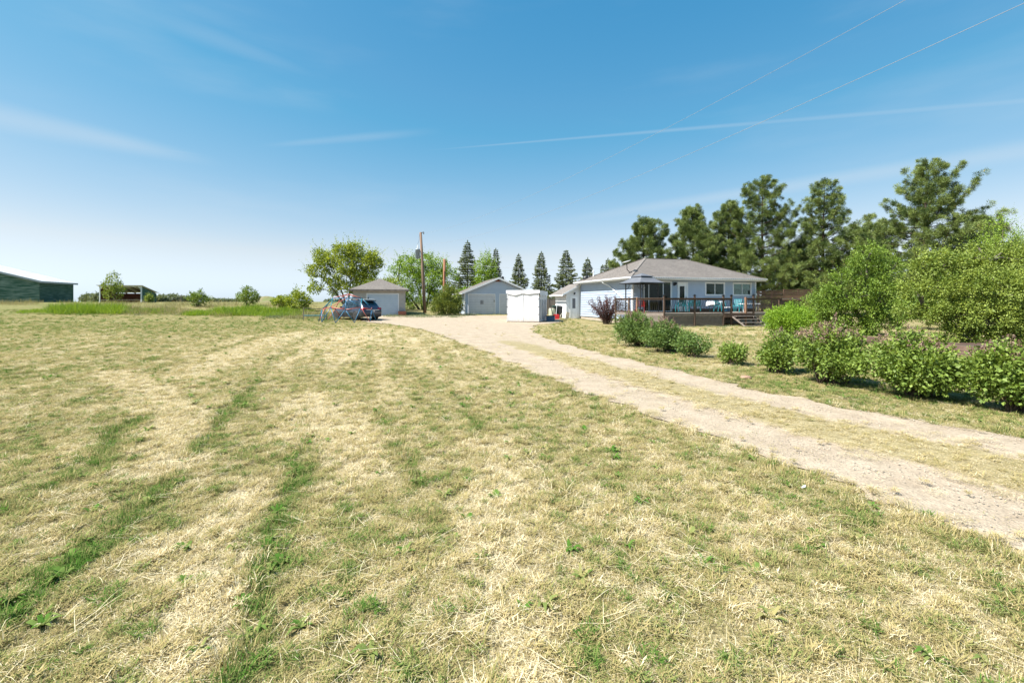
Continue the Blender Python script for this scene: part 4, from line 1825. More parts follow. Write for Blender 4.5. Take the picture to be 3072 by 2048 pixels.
# ------------------------------------------------------------------ blue gable garage
g2 = AT(1393.5, 46.3)
GR = R(14)
gar = thing('gable_garage', g2, GR, 'blue gabled double garage behind the white fabric shed', 'garage')
GW, GD, GH, GA = 7.0, 6.5, 2.24, 3.72
zg = -.02
gtop = lambda a: GH + (GA - GH) * (1 - abs(a - GW / 2) / (GW / 2))
mb = MB()
lap_wall(mb, (0, 0), (1, 0), (0, -1), GW, .06, GA, [(.36, 3.20, 0, 2.14), (3.62, 6.46, 0, 2.14)], .105, gtop)
lap_wall(mb, (0, 0), (0, 1), (-1, 0), GD, .06, GH, (), .105)
lap_wall(mb, (GW, 0), (0, 1), (1, 0), GD, .06, GH, (), .105)
mb.add([(0, GD, 0), (GW, GD, 0), (GW, GD, GH), (GW / 2, GD, GA), (0, GD, GH)], [(0, 1, 2, 3, 4)])
mb.build('siding', M['siding_g'], gar)
MB().box(.02, GW - .02, .03, GD, -.3, .07).build('foundation', M['concrete'], gar)
MB().box(.1, GW - .1, .35, .37, 0, 2.3).build('inner_wall', M['room_shade'], gar)
mb = MB()
o_ = .35
for sgn in (-1, 1):
    ex = -o_ if sgn < 0 else GW + o_
    ezz = GH - (GA - GH) / (GW / 2) * o_ + .10
    e0, e1 = (ex, -.38, ezz), (ex, GD + .3, ezz)
    r0, r1 = (GW / 2, -.38, GA + .10), (GW / 2, GD + .3, GA + .10)
    mb.prism([e0, e1, r1, r0], (0, 0, -.08))
    courses(mb, e0, e1, r0, r1, 24, .012)
groof = mb.build('roof', M['shingle'], gar)
for sgn in (-1, 1):
    ex = -o_ - .01 if sgn < 0 else GW + o_ + .01
    ezz = GH - (GA - GH) / (GW / 2) * o_ + .10
    MB().prism([(ex, -.40, ezz - .15), (ex, -.40, ezz + .02), (GW / 2, -.40, GA + .12), (GW / 2, -.40, GA - .06)], (0, .03, 0)).build('rake_board', M['white'], groof)
    mb = MB()
    gutter(mb, (ex, -.40, ezz - .12), (ex, GD + .3, ezz - .12), (sgn, 0))
    mb.build('gutter', M['white_metal'], groof)
mb = MB()
mb.prism([(GW / 2 - .42, -.03, GA - .32), (GW / 2 + .42, -.03, GA - .32), (GW / 2, -.03, GA - .10)], (0, .02, 0))
mb.build('gable_vent', M['barn_in'], gar)
mb = MB()
mb.box(-.03, 0, -.03, .09, .02, GH)
mb.box(0, .09, -.03, 0, .02, GH)
mb.build('corner_trim', M['white'], gar)
mb = MB()
mb.box(GW, GW + .03, -.03, .09, .02, GH)
mb.box(GW - .09, GW, -.03, 0, .02, GH)
mb.build('corner_trim', M['white'], gar)
for a, b in ((.36, 3.20), (3.62, 6.46)):
    mb = MB()
    mb.box(a, a + .08, -.04, .06, 0, 2.14)
    mb.box(b - .08, b, -.04, .06, 0, 2.14)
    mb.box(a + .08, b - .08, -.04, .06, 2.06, 2.14)
    dr = mb.build('garage_door', M['white'], gar)
    for k in range(8):
        MB().box(a + .085, b - .085, .02, .05, .02 + k * .255, .02 + (k + 1) * .255 - .006).build('panel', M['door_grey'], dr)
    MB().box(b - .16, b - .10, -.06, -.04, 1.3, 1.5).build('handle', M['iron'], dr)
nt_ = MB()
nt_.box(1.62, 1.98, .008, .014, 1.06, 1.48)
nt = nt_.build('notice', M['paper'], gar)
mb = MB()
for k in range(6):
    mb.box(1.66, 1.94 - rnd.uniform(0, .1), .004, .007, 1.12 + k * .055, 1.14 + k * .055)
mb.build('print', M['ink'], nt)
mb = MB()
mb.box(GW / 2 + .50, GW / 2 + .75, .5, .8, GA - .1, GA + .12)
mb.lathe([(.14, 0), (.14, .12), (.05, .18)], 10, (GW / 2 + .62, .65, GA + .10))
mb.build('roof_vent', M['plastic_black'], groof)

# ------------------------------------------------------------------ hip-roof garage on the left
g1 = AT(1059, 42.4)
ga1 = thing('hip_garage', g1, R(15), 'small beige garage with hipped brown roof behind the parked car', 'garage')
w1, d1, h1 = 4.75, 6.2, 2.42
mb = MB()
mb.box(0, 1.2, -.02, .06, 0, h1)
mb.box(4.15, w1, -.02, .06, 0, h1)
mb.box(1.2, 4.15, -.02, .06, 2.12, h1)
mb.box(-.02, .04, .06, d1, 0, h1)
mb.box(w1 - .04, w1 + .02, .06, d1, 0, h1)
mb.box(.04, w1 - .04, d1 - .05, d1, 0, h1)
mb.build('wall', M['beige'], ga1)
MB().box(.02, w1 - .02, 0.07, d1, -.4, .02).build('foundation', M['concrete'], ga1)
a_, b_, c_, d_ = (-.32, -.34, h1 + .06), (w1 + .32, -.34, h1 + .06), (w1 + .32, d1 + .3, h1 + .06), (-.32, d1 + .3, h1 + .06)
q1, q2 = (w1 / 2, 2.3, 3.62), (w1 / 2, d1 - 2.3, 3.62)
mb = MB()
mb.add([a_, b_, c_, d_, q1, q2], [(0, 1, 4), (1, 2, 5, 4), (2, 3, 5), (3, 0, 4, 5)])
courses(mb, a_, b_, q1, q1, 20)
courses(mb, d_, a_, q2, q1, 20)
courses(mb, b_, c_, q1, q2, 20)
r1_ = mb.build('roof', M['shingle'], ga1)
mb = MB()
mb.box(-.34, w1 + .34, -.37, -.345, h1 - .10, h1 + .07)
mb.box(-.35, -.325, -.345, d1 + .3, h1 - .10, h1 + .07)
mb.box(w1 + .325, w1 + .35, -.345, d1 + .3, h1 - .10, h1 + .07)
mb.build('fascia', M['wood_grey'], r1_)
MB().box(-.31, w1 + .31, -.33, -.025, h1 - .02, h1 + .0).build('soffit', M['beige'], r1_)
mb = MB()
mb.box(1.2, 1.28, -.04, .05, 0, 2.12)
mb.box(4.07, 4.15, -.04, .05, 0, 2.12)
mb.box(1.28, 4.07, -.04, .05, 2.04, 2.12)
dr = mb.build('garage_door', M['white'], ga1)
for k in range(9):
    MB().box(1.285, 4.065, .0, .035, .02 + k * .224, .02 + (k + 1) * .224 - .007).build('panel', M['door_blue'], dr)
MB().box(1.33, 1.40, -.03, 0, 1.55, 1.75).build('latch', M['iron'], dr)

# red wooden crate against its corner
rcl = g1 + Vector((math.cos(R(15)), math.sin(R(15)), 0)) * 4.45 + Vector((math.sin(R(15)), -math.cos(R(15)), 0)) * .4
crate = thing('red_crate', (rcl.x, rcl.y, T(rcl.x, rcl.y)), R(12), 'low dark red wooden crate at the garage corner', 'crate')
for z in (.05, .21, .37):
    for (x0, x1, y0, y1) in ((-.35, .35, -.22, -.20), (-.35, .35, .20, .22), (-.37, -.35, -.2, .2), (.35, .37, -.2, .2)):
        MB().box(x0, x1, y0, y1, z - .05, z + .09).build('board', M['plastic_red'] if False else M['barn_in'], crate)
MB().box(-.34, .34, -.19, .19, 0, .02).build('bottom', M['barn_in'], crate)

# ------------------------------------------------------------------ white fabric shed
sh = G(1521.5, 966.5)
SR = R(-16)
shed = thing('fabric_shed', sh, SR, 'white fabric storage shed standing on the gravel yard', 'shed')
sw, sd_, shh = 2.52, 2.9, 2.44
mb = MB()
mb.box(0, sw, 0, sd_, -.02, .09)
mb.build('base_frame', M['wood_grey'], shed)
for a, b in ((.0, sw / 2 - .006), (sw / 2 + .006, sw)):
    mb = MB()
    n = 10
    vs, fs = [], []
    for i in range(n + 1):
        for j in range(13):
            x = a + (b - a) * i / n
            z = .09 + (shh - .16) * j / 12
            vs.append((x, -.012 - .012 * math.sin(i * 1.3 + a) * math.sin(j * .5) - .006 * math.sin(i * 3 + j), z))
    for i in range(n):
        for j in range(12):
            k = i * 13 + j
            fs.append((k, k + 13, k + 14, k + 1))
    mb.add(vs, fs)
    mb.build('front_panel', M['tarp_dirty'], shed, True)
mb = MB()
n = 14
vs, fs = [], []
for i in range(n + 1):
    for j in range(13):
        y = sd_ * i / n
        z = .09 + (shh - .2) * j / 12
        vs.append((sw + .01 + .03 * math.sin(i * 1.7) * math.sin(j * .35 + .4), y, z))
for i in range(n):
    for j in range(12):
        k = i * 13 + j
        fs.append((k, k + 13, k + 14, k + 1))
mb.add(vs, fs)
mb.build('side_panel', M['tarp_side'], shed, True)
MB().box(-.012, 0, 0, sd_, .05, shh - .1).build('side_panel', M['tarp'], shed)
MB().box(0, sw, sd_, sd_ + .012, .05, shh - .1).build('back_panel', M['tarp'], shed)
MB().box(sw / 2 - .018, sw / 2 + .018, -.035, -.026, .12, shh - .25).build('zip_seam', M['tarp_side'], shed)
for x in (.03, sw - .03):
    MB().box(x - .02, x + .02, -.034, -.026, .1, shh - .2).build('edge_strip', M['tarp_side'], shed)
# roof cap with a scalloped hem
mb = MB()
vs, fs = [], []
n = 40
for i in range(n + 1):
    x = -.07 + (sw + .14) * i / n
    t = i / n
    hem = shh - .20 - .15 * abs(math.sin(t * math.pi * 2)) * (.6 + .4 * math.sin(t * 5)) - (.04 if .48 < t < .52 else 0)
    for (y, z) in ((sd_ + .05, shh - .02), (sd_ * .5, shh + .03), (-.05, shh + .02), (-.075, shh - .05), (-.08, hem)):
        vs.append((x, y, z))
for i in range(n):
    for j in range(4):
        k = i * 5 + j
        fs.append((k, k + 5, k + 6, k + 1))
mb.add(vs, fs)
# right drape
vs, fs = [], []
for i in range(n + 1):
    t = i / n
    y = -.075 + (sd_ + .12) * t
    hem = shh - .30 - .14 * abs(math.sin(t * math.pi * 3))
    vs += [(sw + .07, y, shh + .01 - .03 * t), (sw + .085, y, hem)]
for i in range(n):
    fs.append((i * 2, i * 2 + 2, i * 2 + 3, i * 2 + 1))
mb.add(vs, fs)
mb.build('roof_cap', M['tarp'], shed, True)
for x in (-.01, sw + .01):
    for z in (.62, 1.2, 1.78):
        MB().box(x - .06, x + .05, -.045, -.02, z - .022, z + .022).build('hook', M['iron'], shed)
for k in range(4):
    MB().box(sw + .05, sw + .075, .35 + k * .6, .40 + k * .6, .2, 1.75).build('side_strap', M['shutter'], shed)

# things beside the shed
b0 = AT(1655, 37.0)
ldr = thing('leaning_plank', b0, 0, 'grey weathered plank leaning behind the white fabric shed', 'plank')
MB().bar((-.22, .0, 1.75), (.18, -.55, 0), .16, .035, up=(1, 0, 0)).build('board', M['wood_grey'], ldr)
tote = thing('storage_tote', AT(1652, 36.2), R(-14), 'dark teal storage tote on the ground by the white shed', 'tote')
MB().bbox(-.32, .32, -.22, .22, 0, .42, .03).build('body', M['plastic_blue'], tote)
MB().bbox(-.35, .35, -.25, .25, .42, .47, .015).build('lid', M['plastic_black'], tote)


def wheelie(px, Y, mat, label, rot):
    c = thing('rubbish_bin', AT(px, Y), rot, label, 'bin')
    mb = MB()
    mb.add([(-.24, -.26, .06), (.24, -.26, .06), (.24, .26, .06), (-.24, .26, .06), (-.30, -.34, .98), (.30, -.34, .98), (.30, .34, .98), (-.30, .34, .98)],
           [(3, 2, 1, 0), (4, 5, 6, 7), (0, 1, 5, 4), (1, 2, 6, 5), (2, 3, 7, 6), (3, 0, 4, 7)])
    mb.box(-.32, .32, -.36, -.33, .92, .98)
    mb.build('body', M[mat], c)
    mb = MB()
    mb.prism([(-.32, -.37, .985), (-.32, .36, .985), (-.32, .36, 1.05), (-.32, 0, 1.10), (-.32, -.37, 1.02)], (.64, 0, 0))
    mb.build('lid', M[mat], c)
    for s in (-1, 1):
        MB().lathe([(.11, -.03), (.13, -.02), (.13, .02), (.11, .03)], 14, (s * .27, .28, .13), Matrix.Rotation(R(90), 3, 'Y')).build('wheel', M['rubber'], c)
    MB().tube([(-.22, .38, .95), (.22, .38, .95)], .016, 6).build('handle', M['plastic_black'], c)


wheelie(1667, 41.5, 'plastic_dkgreen', 'dark green wheeled bin behind the red shovel', R(8))
wheelie(1685, 41.0, 'plastic_black', 'black wheeled bin beside the back porch', R(-6))
brl = thing('rain_barrel', AT(1656, 40.2), 0, 'cream barrel between the white shed and the bins', 'barrel')
MB().lathe([(.24, 0), (.29, .1), (.30, .45), (.29, .8), (.24, .9)], 18).build('body', plain('cream_plastic', (.42, .42, .32), (.34, .40, .24), 3, .6), brl, True)
MB().lathe([(.25, .90), (.25, .93), (.08, .95)], 18).build('lid', M['wood_grey'], brl)
sv = thing('snow_shovel', AT(1669, 38.6), R(10), 'red snow shovel with pale handle leaning on the bins', 'shovel')
mb = MB()
mb.prism([(-.26, 0, .02), (.26, 0, .02), (.28, .06, .42), (.1, .09, .47), (-.1, .09, .47), (-.28, .06, .42)], (0, .012, 0))
mb.build('blade', M['plastic_red'], sv)
MB().tube([(0, .08, .42), (.16, .35, 1.45)], .018, 8).build('handle', M['white_metal'], sv)
MB().tube([(.06, .36, 1.45), (.26, .36, 1.45)], .018, 8).build('grip', M['plastic_black'], sv)
hose = thing('hose_coil', AT(1690, 38.9), 0, 'cream garden hose coil on the grass by the porch', 'hose')
P = []
for k in range(90):
    t = k * .21
    r = .24 + .02 * math.sin(k)
    P.append((r * math.cos(t), .05 + .1 * math.sin(t * .3), .27 + r * math.sin(t)))
MB().tube(P, .017, 6).build('coil', plain('cream_hose', (.5, .46, .36), None, 3, .6), hose, True)
MB().bar((.30, .1, 0), (.42, .12, .62), .09, .28).build('reel_stand', plain('tan_plastic', (.42, .37, .28), None, 3, .6), hose)

# plank fence behind
fence = thing('plank_fence', AT(1630, 46.5), R(9), 'weathered grey plank fence between shed and house', 'fence')
ns = 24
for k in range(ns):
    x = k * .148
    MB().box(x, x + .138, -.01, .012, .02, 1.60 + rnd.uniform(-.03, .03) + .03 * math.sin(k)).build('plank', M['wood_grey'], fence)
for z in (.4, 1.35):
    MB().box(0, ns * .148, .014, .055, z, z + .09).build('rail', M['wood_grey'], fence)
MB().box(0, ns * .148, -.03, .06, 1.64, 1.69).build('top_rail', M['wood_grey'], fence)

# ------------------------------------------------------------------ green barn and open shelter at the left
bc = AT(119, 60.0)
bv = Vector((-.28, .96, 0)).normalized()
BR = math.atan2(bv.y, bv.x) - math.pi / 2
barn = thing('green_barn', bc, BR, 'faded dark green barn with white sheet roof', 'barn')
# local: x to the right is away from the camera-left wall; y runs back. corner at origin; long wall towards -x
BL, BD2, BH = 12.0, 6.9, 2.75
sl = .277
mb = MB()
def bwall(mb, p, q, hp_, hq):
    p, q = Vector((*p, 0)), Vector((*q, 0))
    ln = (q - p).length
    nn = max(1, int(ln / .25))
    for k in range(nn):
        a, b = k / nn, (k + 1) / nn - .03 / nn
        A, B = p.lerp(q, a), p.lerp(q, b)
        ha, hb = hp_ + (hq - hp_) * a, hp_ + (hq - hp_) * b
        d = (q - p).normalized()
        n = Vector((d.y, -d.x, 0)) * (.01 + .012 * (k % 2))
        mb.add([A + n, B + n, B + n + Vector((0, 0, hb)), A + n + Vector((0, 0, ha))], [(0, 1, 2, 3)])
    mb.add([p, q, q + Vector((0, 0, hq)), p + Vector((0, 0, hp_))], [(0, 1, 2, 3)])
bwall(mb, (-BL, 0), (0, 0), BH + BL * sl, BH)
mb.build('side_wall', M['barn_worn'], barn)
mb = MB()
bwall(mb, (0, 0), (0, BD2), BH, BH)
mb.build('end_wall', M['barn_green'], barn)
mb = MB()
bwall(mb, (0, BD2), (-BL, BD2), BH, BH + BL * sl)
mb.build('back_wall', M['barn_green'], barn)
mb = MB()
mb.prism([(.35, -.35, BH - .02), (.35, BD2 + .35, BH - .02), (-BL, BD2 + .35, BH + BL * sl + .08), (-BL, -.35, BH + BL * sl + .08)], (0, 0, .07))
for k in range(14):
    y = -.35 + (BD2 + .7) * k / 13
    mb.bar((.35, y, BH + .06), (-BL, y, BH + BL * sl + .16), .03, .03)
br_ = mb.build('roof', M['barn_roof'], barn)
mb = MB()
mb.prism([(.36, -.37, BH - .20), (.36, -.37, BH + .05), (-BL, -.37, BH + BL * sl + .15), (-BL, -.37, BH + BL * sl - .10)], (0, .025, 0))
mb.box(.355, .38, -.37, BD2 + .35, BH - .20, BH + .05)
mb.build('fascia', M['galv'], br_)

sc_ = AT(425, 58.0)
shl = thing('open_shelter', sc_, R(11), 'open-fronted livestock shelter with white posts and dark red inside', 'shelter')
fw_, fd_ = 4.7, 3.2
zf, zr_ = 1.98, 1.18
for x in (-.0, -fw_ + .12):
    MB().box(x - .12, x, -.02, .10, -.1, zf).build('post', M['white'], shl)
MB().box(-fw_, 0, -.03, .05, zf, zf + .14).build('lintel', M['white'], shl)
for x, s in ((-.12, -1), (-fw_ + .12, 1)):
    MB().prism([(x, 0, zf - .32), (x, 0, zf), (x + s * .30, 0, zf)], (0, .06, 0)).build('brace', M['white'], shl)
mb = MB()
mb.add([(0, 0.1, 0), (0, fd_, 0), (0, fd_, zr_ + .02), (0, .1, zf)], [(0, 1, 2, 3)])
for k in range(12):
    y = .1 + k * .26
    mb.box(0, .015, y, y + .24, 0, zf - (zf - zr_) * (y + .24) / fd_)
mb.build('side_wall', M['barn_green'], shl)
mb = MB()
mb.add([(-fw_, 0.1, 0), (-fw_, fd_, 0), (-fw_, fd_, zr_), (-fw_, .1, zf)], [(0, 1, 2, 3)])
for k in range(18):
    x = -fw_ + k * .26
    mb.box(x, x + .24, fd_ - .02, fd_, 0, zr_)
mb.add([(-fw_, fd_ + .01, 0), (0, fd_ + .01, 0), (0, fd_ + .01, zr_), (-fw_, fd_ + .01, zr_)], [(0, 1, 2, 3)])
mb.build('back_wall', M['barn_in'], shl)
MB().prism([(.18, -.25, zf + .16), (.18, fd_ + .2, zr_ + .10), (-fw_ - .18, fd_ + .2, zr_ + .10), (-fw_ - .18, -.25, zf + .16)], (0, 0, .05)).build('roof', M['barn_roof'], shl)
mb = MB()
for k in range(5):
    x = -fw_ + .3 + k * 1.0
    mb.bar((x, 0, zf + .08), (x, fd_, zr_ + .02), .05, .12)
mb.build('rafters', M['wood_grey'], shl)
for k in range(3):
    MB().box(-fw_ + .2, -.1, -.01, .03, .28 + k * .3, .36 + k * .3).build('rail', M['wood_grey'], shl) if k < 1 else None

# ------------------------------------------------------------------ power poles and wires
pb = G(1275, 939)
pole = thing('power_pole', pb, 0, 'tall brown timber power pole carrying a grey transformer', 'power pole')
ptop = Vector(((1262 - CX) * pb.y / FPX, pb.y, CH + (YH - 697) * pb.y / FPX)) - pb
MB().tube([(0, 0, -.3), ptop * .5, ptop], [.19, .165, .13], 12).build('shaft', M['pole'], pole, True)
tr_c = ptop * .745 + Vector((-.45, -.02, 0))
mb = MB()
mb.lathe([(.20, -.62), (.25, -.58), (.25, .30), (.27, .32), (.27, .38), (.18, .46)], 16, tr_c)
tr = mb.build('transformer', M['galv'], pole, True)
mb = MB()
mb.lathe([(.05, .44), (.08, .5), (.05, .54), (.08, .6), (.05, .64), (.07, .7), (.03, .76), (.02, .95)], 10, tr_c)
mb.build('bushing', M['white_metal'], tr)
MB().bar(tr_c + Vector((.15, 0, .15)), tr_c + Vector((.45, .02, .15)), .06, .08).build('bracket', M['iron'], tr)
MB().bar(tr_c + Vector((.15, 0, -.4)), tr_c + Vector((.45, .02, -.4)), .06, .08).build('bracket', M['iron'], tr)
mb = MB()
mb.tube([tr_c + Vector((0, 0, .95)), tr_c + Vector((.15, 0, 1.35)), ptop + Vector((-.12, 0, -.15))], .012, 5)
mb.tube([tr_c + Vector((-.25, 0, .1)), tr_c + Vector((-.42, 0, -.4)), tr_c + Vector((-.3, 0, -1.0)), tr_c + Vector((.2, 0, -1.1)), tr_c + Vector((.45, 0, -.85))], .016, 5)
mb.build('cable', M['iron'], pole)
mb = MB()
mb.bar(ptop + Vector((0, -.05, -.08)), ptop + Vector((.36, -.05, .02)), .05, .07)
mb.lathe([(.03, -.1), (.06, -.05), (.06, .03), (.03, .1)], 8, ptop + Vector((.34, -.05, -.1)))
mb.build('insulator_arm', M['iron'], pole)

p2b = AT(1332, 51.5)
pole2 = thing('short_pole', p2b, 0, 'short rust brown pole standing behind the garage shrubs', 'pole')
h2 = CH + (YH - 777) * 51.5 / FPX - p2b.z
MB().tube([(0, 0, -.3), (.05, 0, h2)], [.17, .14], 10).build('shaft', M['pole_red'], pole2, True)
MB().box(.1, .38, -.06, .06, h2 - .35, h2 - .22).build('bracket', M['iron'], pole2)


def wire(name, a, b, sag, r, label, mat='wire', t1=1.0):
    """a hanging wire through a and b; t1 > 1 carries it on past b"""
    a, b = Vector(a), Vector(b)
    P = []
    for k in range(61):
        t = t1 * k / 60
        P.append(a + (b - a) * t - Vector((0, 0, 4 * sag * t * (1 - t))))
    MB().tube(P, r, 5).build(name, M[mat], None, True, label=label, cat='wire')


wtop = pb + ptop
wire('power_line', wtop + Vector((.3, 0, -.1)), (7.79, 9.0, 7.57), .82, .0040, 'upper of two thin overhead wires running from the power pole', 'wire', 1.5)
wire('power_line', wtop + Vector((.1, 0, -1.3)), (7.88, 7.0, 6.19), .98, .0043, 'lower of two thin overhead wires running from the power pole', 'wire', 1.5)
wire('service_wire', p2b + Vector((.1, 0, h2 - .2)), hp(4.9, 5.2, 4.6), .6, .010, 'slack wire from the short pole to the house roof')

# ------------------------------------------------------------------ climbing dome
dc = G(1030, 966)
dome = thing('climbing_dome', dc + Vector((0, 1.0, 0)), R(14), 'red and blue tubular climbing dome in front of the car', 'climbing dome')
RD, HD = 2.18, 2.2
ph = (1 + 5 ** .5) / 2
ico = []
for s1 in (-1, 1):
    for s2 in (-1, 1):
        ico += [Vector((0, s1, s2 * ph)), Vector((s1, s2 * ph, 0)), Vector((s2 * ph, 0, s1))]
ico = [v.normalized() for v in ico]
topv = ico[0]
q = topv.rotation_difference(Vector((0, 0, 1)))
ico = [q @ v for v in ico]
el = min((a - b).length for i, a in enumerate(ico) for b in ico[:i])
ed = [(a, b) for i, a in enumerate(ico) for b in ico[:i] if (a - b).length < el * 1.05]
nodes = list(ico)
for a, b in ed:
    nodes.append(((a + b) / 2).normalized())
nodes = [v for v in nodes if v.z > -.05]
node_ring = lambda v: round(math.degrees(math.asin(max(-1, min(1, v.z)))) / 5)
edges = []
for i, a in enumerate(nodes):
    for j in range(i):
        if (a - nodes[j]).length < .65:
            edges.append((a, nodes[j]))
sp = lambda v: Vector((v.x * RD, v.y * RD, v.z * HD))
for k, (a, b) in enumerate(edges):
    za, zb = sorted((a.z, b.z))
    if za < .05 and zb < .05:
        continue
    if zb > .95:
        mt = 'tube_red'
    elif abs(za - zb) < .05 and za > .7:
        mt = 'tube_blue'
    elif abs(za - zb) < .12 and za > .3:
        mt = 'tube_red'
    else:
        mt = ('tube_blue', 'tube_red', 'tube_blue', 'tube_teal')[k % 4]
    MB().tube([sp(a), sp(b)], .029, 7).build('strut', M[mt], dome, True)
for v in nodes:
    MB().lathe([(.0, -.035), (.045, -.03), (.055, 0), (.045, .03), (0, .035)], 8, sp(v)).build('joint', M['plastic_black'], dome, True)

# low metal frame with a teal bar beside the dome
fb = AT(940, 37.2)
fr = thing('metal_frame', fb, R(6), 'low dark metal frame with teal bar left of the climbing dome', 'metal frame')
MB().tube([(-.78, 0, 0), (-.76, 0, 1.05)], .03, 8).build('post', M['wood_grey'], fr)
MB().tube([(.86, 0, 0), (.84, 0, .75), (.98, 0, 1.12)], .03, 8).build('post', M['iron'], fr)
MB().tube([(-.76, 0, 1.03), (.86, 0, .93)], .025, 8).build('top_bar', M['iron'], fr)
MB().tube([(-.78, 0, .42), (.95, 0, .42)], .035, 8).build('cross_bar', M['tube_teal'], fr)

# ------------------------------------------------------------------ parked car (x forward from the rear bumper)
car_heading = R(90 + 51)
cr = AT(1118, 36.9)
car = thing('parked_car', cr, car_heading, 'dark grey crossover car parked by the garage, rear to the yard', 'car')
stn = [  # x, half width, sill z, belt z, roof z, roof half width
    (0.00, .80, .52, .88, .90, .74), (0.06, .89, .40, .98, 1.02, .74), (.20, .92, .34, 1.04, 1.16, .70), (.30, .925, .33, 1.05, 1.28, .69), (.58, .93, .32, 1.07, 1.58, .66), (.66, .93, .32, 1.07, 1.63, .655),
    (.95, .935, .32, 1.06, 1.68, .65), (1.45, .935, .31, 1.04, 1.72, .65), (1.53, .935, .31, 1.035, 1.722, .65), (2.25, .935, .31, 1.01, 1.71, .65), (2.33, .935, .31, 1.01, 1.705, .65),
    (2.72, .935, .31, 1.0, 1.67, .64), (2.92, .935, .31, .99, 1.60, .63), (3.0, .93, .31, .99, 1.56, .63), (3.60, .925, .32, .98, 1.10, .68), (3.72, .92, .33, .98, 1.05, .72), (4.2, .90, .34, .93, .98, .72), (4.55, .85, .36, .82, .88, .68), (4.74, .72, .42, .70, .74, .58), (4.80, .60, .48, .60, .63, .48)]
ringv = []
for x, hw, zs, zb, zr, rw in stn:
    half = [(hw * .86, zs - .04), (hw * .97, zs + .05), (hw, zs + (zb - zs) * .45), (hw * .985, zs + (zb - zs) * .78), (hw * .955, zb), (rw + (hw * .955 - rw) * .18, zb + (zr - zb) * .80), (rw * .90, zb + (zr - zb) * .96), (rw * .5, zr), (0, zr + .012)]
    full = [(-y, z) for y, z in half] + [(y, z) for y, z in half[-2::-1]]
    ringv.append([Vector((x, -y, z)) for y, z in full])
nr = len(ringv[0])
body, glass = MB(), {}
body.v = [tuple(v) for r_ in ringv for v in r_]
for i in range(len(stn) - 1):
    xm = (stn[i][0] + stn[i + 1][0]) / 2
    for j in range(nr - 1):
        f = (i * nr + j, (i + 1) * nr + j, (i + 1) * nr + j + 1, i * nr + j + 1)
        side = j in (4, 11)
        top = 5 <= j <= 10
        key = None
        if side and (.66 < xm < 1.45 or 1.53 < xm < 2.25 or 2.33 < xm < 2.92):
            key = ('side_window', j, 0 if xm < 1.45 else 1 if xm < 2.25 else 2)
        if top and .30 < xm < .58:
            key = ('rear_window', 0, 0)
        if top and 3.0 < xm < 3.6:
            key = ('windscreen', 0, 0)
        if key:
            glass.setdefault(key, []).append(f)
        else:
            body.f.append(f)
            body.mi.append(0)
body.f.append(tuple(range(nr)))
body.mi.append(0)
body.f.append(tuple((len(stn) - 1) * nr + k for k in range(nr)))
body.mi.append(0)
bo = body.build('body', M['paint_grey'], car, True)
for (nm, _, _), fs in glass.items():
    g = MB()
    g.v = list(body.v)
    used = sorted({i for f in fs for i in f})
    mp_ = {i: k for k, i in enumerate(used)}
    g2_ = MB().add([body.v[i] for i in used], [tuple(mp_[i] for i in f) for f in fs])
    g2_.build(nm, M['car_glass'], car, True)
for x in (.98, 3.78):
    for s in (-1, 1):
        wy = s * .83
        w = MB()
        w.lathe([(.24, -.11), (.35, -.105), (.375, -.07), (.375, .07), (.35, .105), (.24, .11)], 26, (x, wy, .375), Matrix.Rotation(R(90), 3, 'X'))
        wh = w.build('wheel', M['rubber'], car, True)
        rm = MB()
        rm.lathe([(.235, -.02), (.245, .10 * 1), (.22, .10), (.20, .03), (.06, .03), (.06, .08), (0.01, .085)], 22, (x, wy, .375), Matrix.Rotation(R(-90 * s), 3, 'X'))
        for k in range(5):
            t = k * 2 * math.pi / 5
            rm.bar((x, wy + s * .085, .375), (x + .225 * math.cos(t), wy + s * .09, .375 + .225 * math.sin(t)), .05, .03, up=(0, 1, 0))
        rm.build('rim', M['alloy'], wh)
        ar = MB()
        P = [(x + .43 * math.cos(t), s * .915, .36 + .43 * math.sin(t)) for t in np.linspace(R(-12), R(192), 16)]
        ar.tube(P, .035, 6)
        n0 = len(ar.v)
        fan = [Vector((x, s * .938, .36))] + [Vector((x + .42 * math.cos(t), s * .938, .36 + .42 * math.sin(t))) for t in np.linspace(R(-10), R(190), 16)]
        ar.add(fan, [(0, k, k + 1) for k in range(1, 16)])
        ar.build('wheel_arch', M['car_trim'], car)
        # the wheel itself stands just proud of its dark arch
        wh.location = (0, s * .055, 0)
for s in (-1, 1):
    MB().add([(-.015, s * .84, .92), (-.015, s * .48, .95), (.03, s * .48, 1.08), (.05, s * .84, 1.08), (.32, s * .945, 1.02), (.30, s * .945, .95)], [(0, 1, 2, 3), (0, 3, 4, 5)]).build('tail_lamp', M['tail_red'], car)
    MB().bbox(2.95, 3.10, s * .93 if s > 0 else s * 1.10, s * 1.10 if s > 0 else s * .93, 1.02, 1.17, .02).build('mirror', M['paint_grey'], car)
    for k, x in enumerate((1.62, 2.45)):
        MB().bar((x, s * .945, .90), (x + .16, s * .945, .905), .02, .025).build('door_handle', M['paint_grey'], car)
    mb = MB()
    mb.box(1.40, 3.35, s * .93 - .03, s * .93 + .03, .29, .40)
    mb.build('sill_trim', M['car_trim'], car)
    MB().tube([(.62, s * .60, 1.72), (.8, s * .60, 1.77), (2.3, s * .60, 1.78), (2.6, s * .60, 1.72)], .018, 6).build('roof_rail', M['alloy'], car)
MB().box(-.03, .10, -.80, .80, .34, .56).build('rear_bumper', M['car_trim'], car)
MB().box(-.02, .02, -.62, .62, .885, .915).build('chrome_strip', M['alloy'], car)
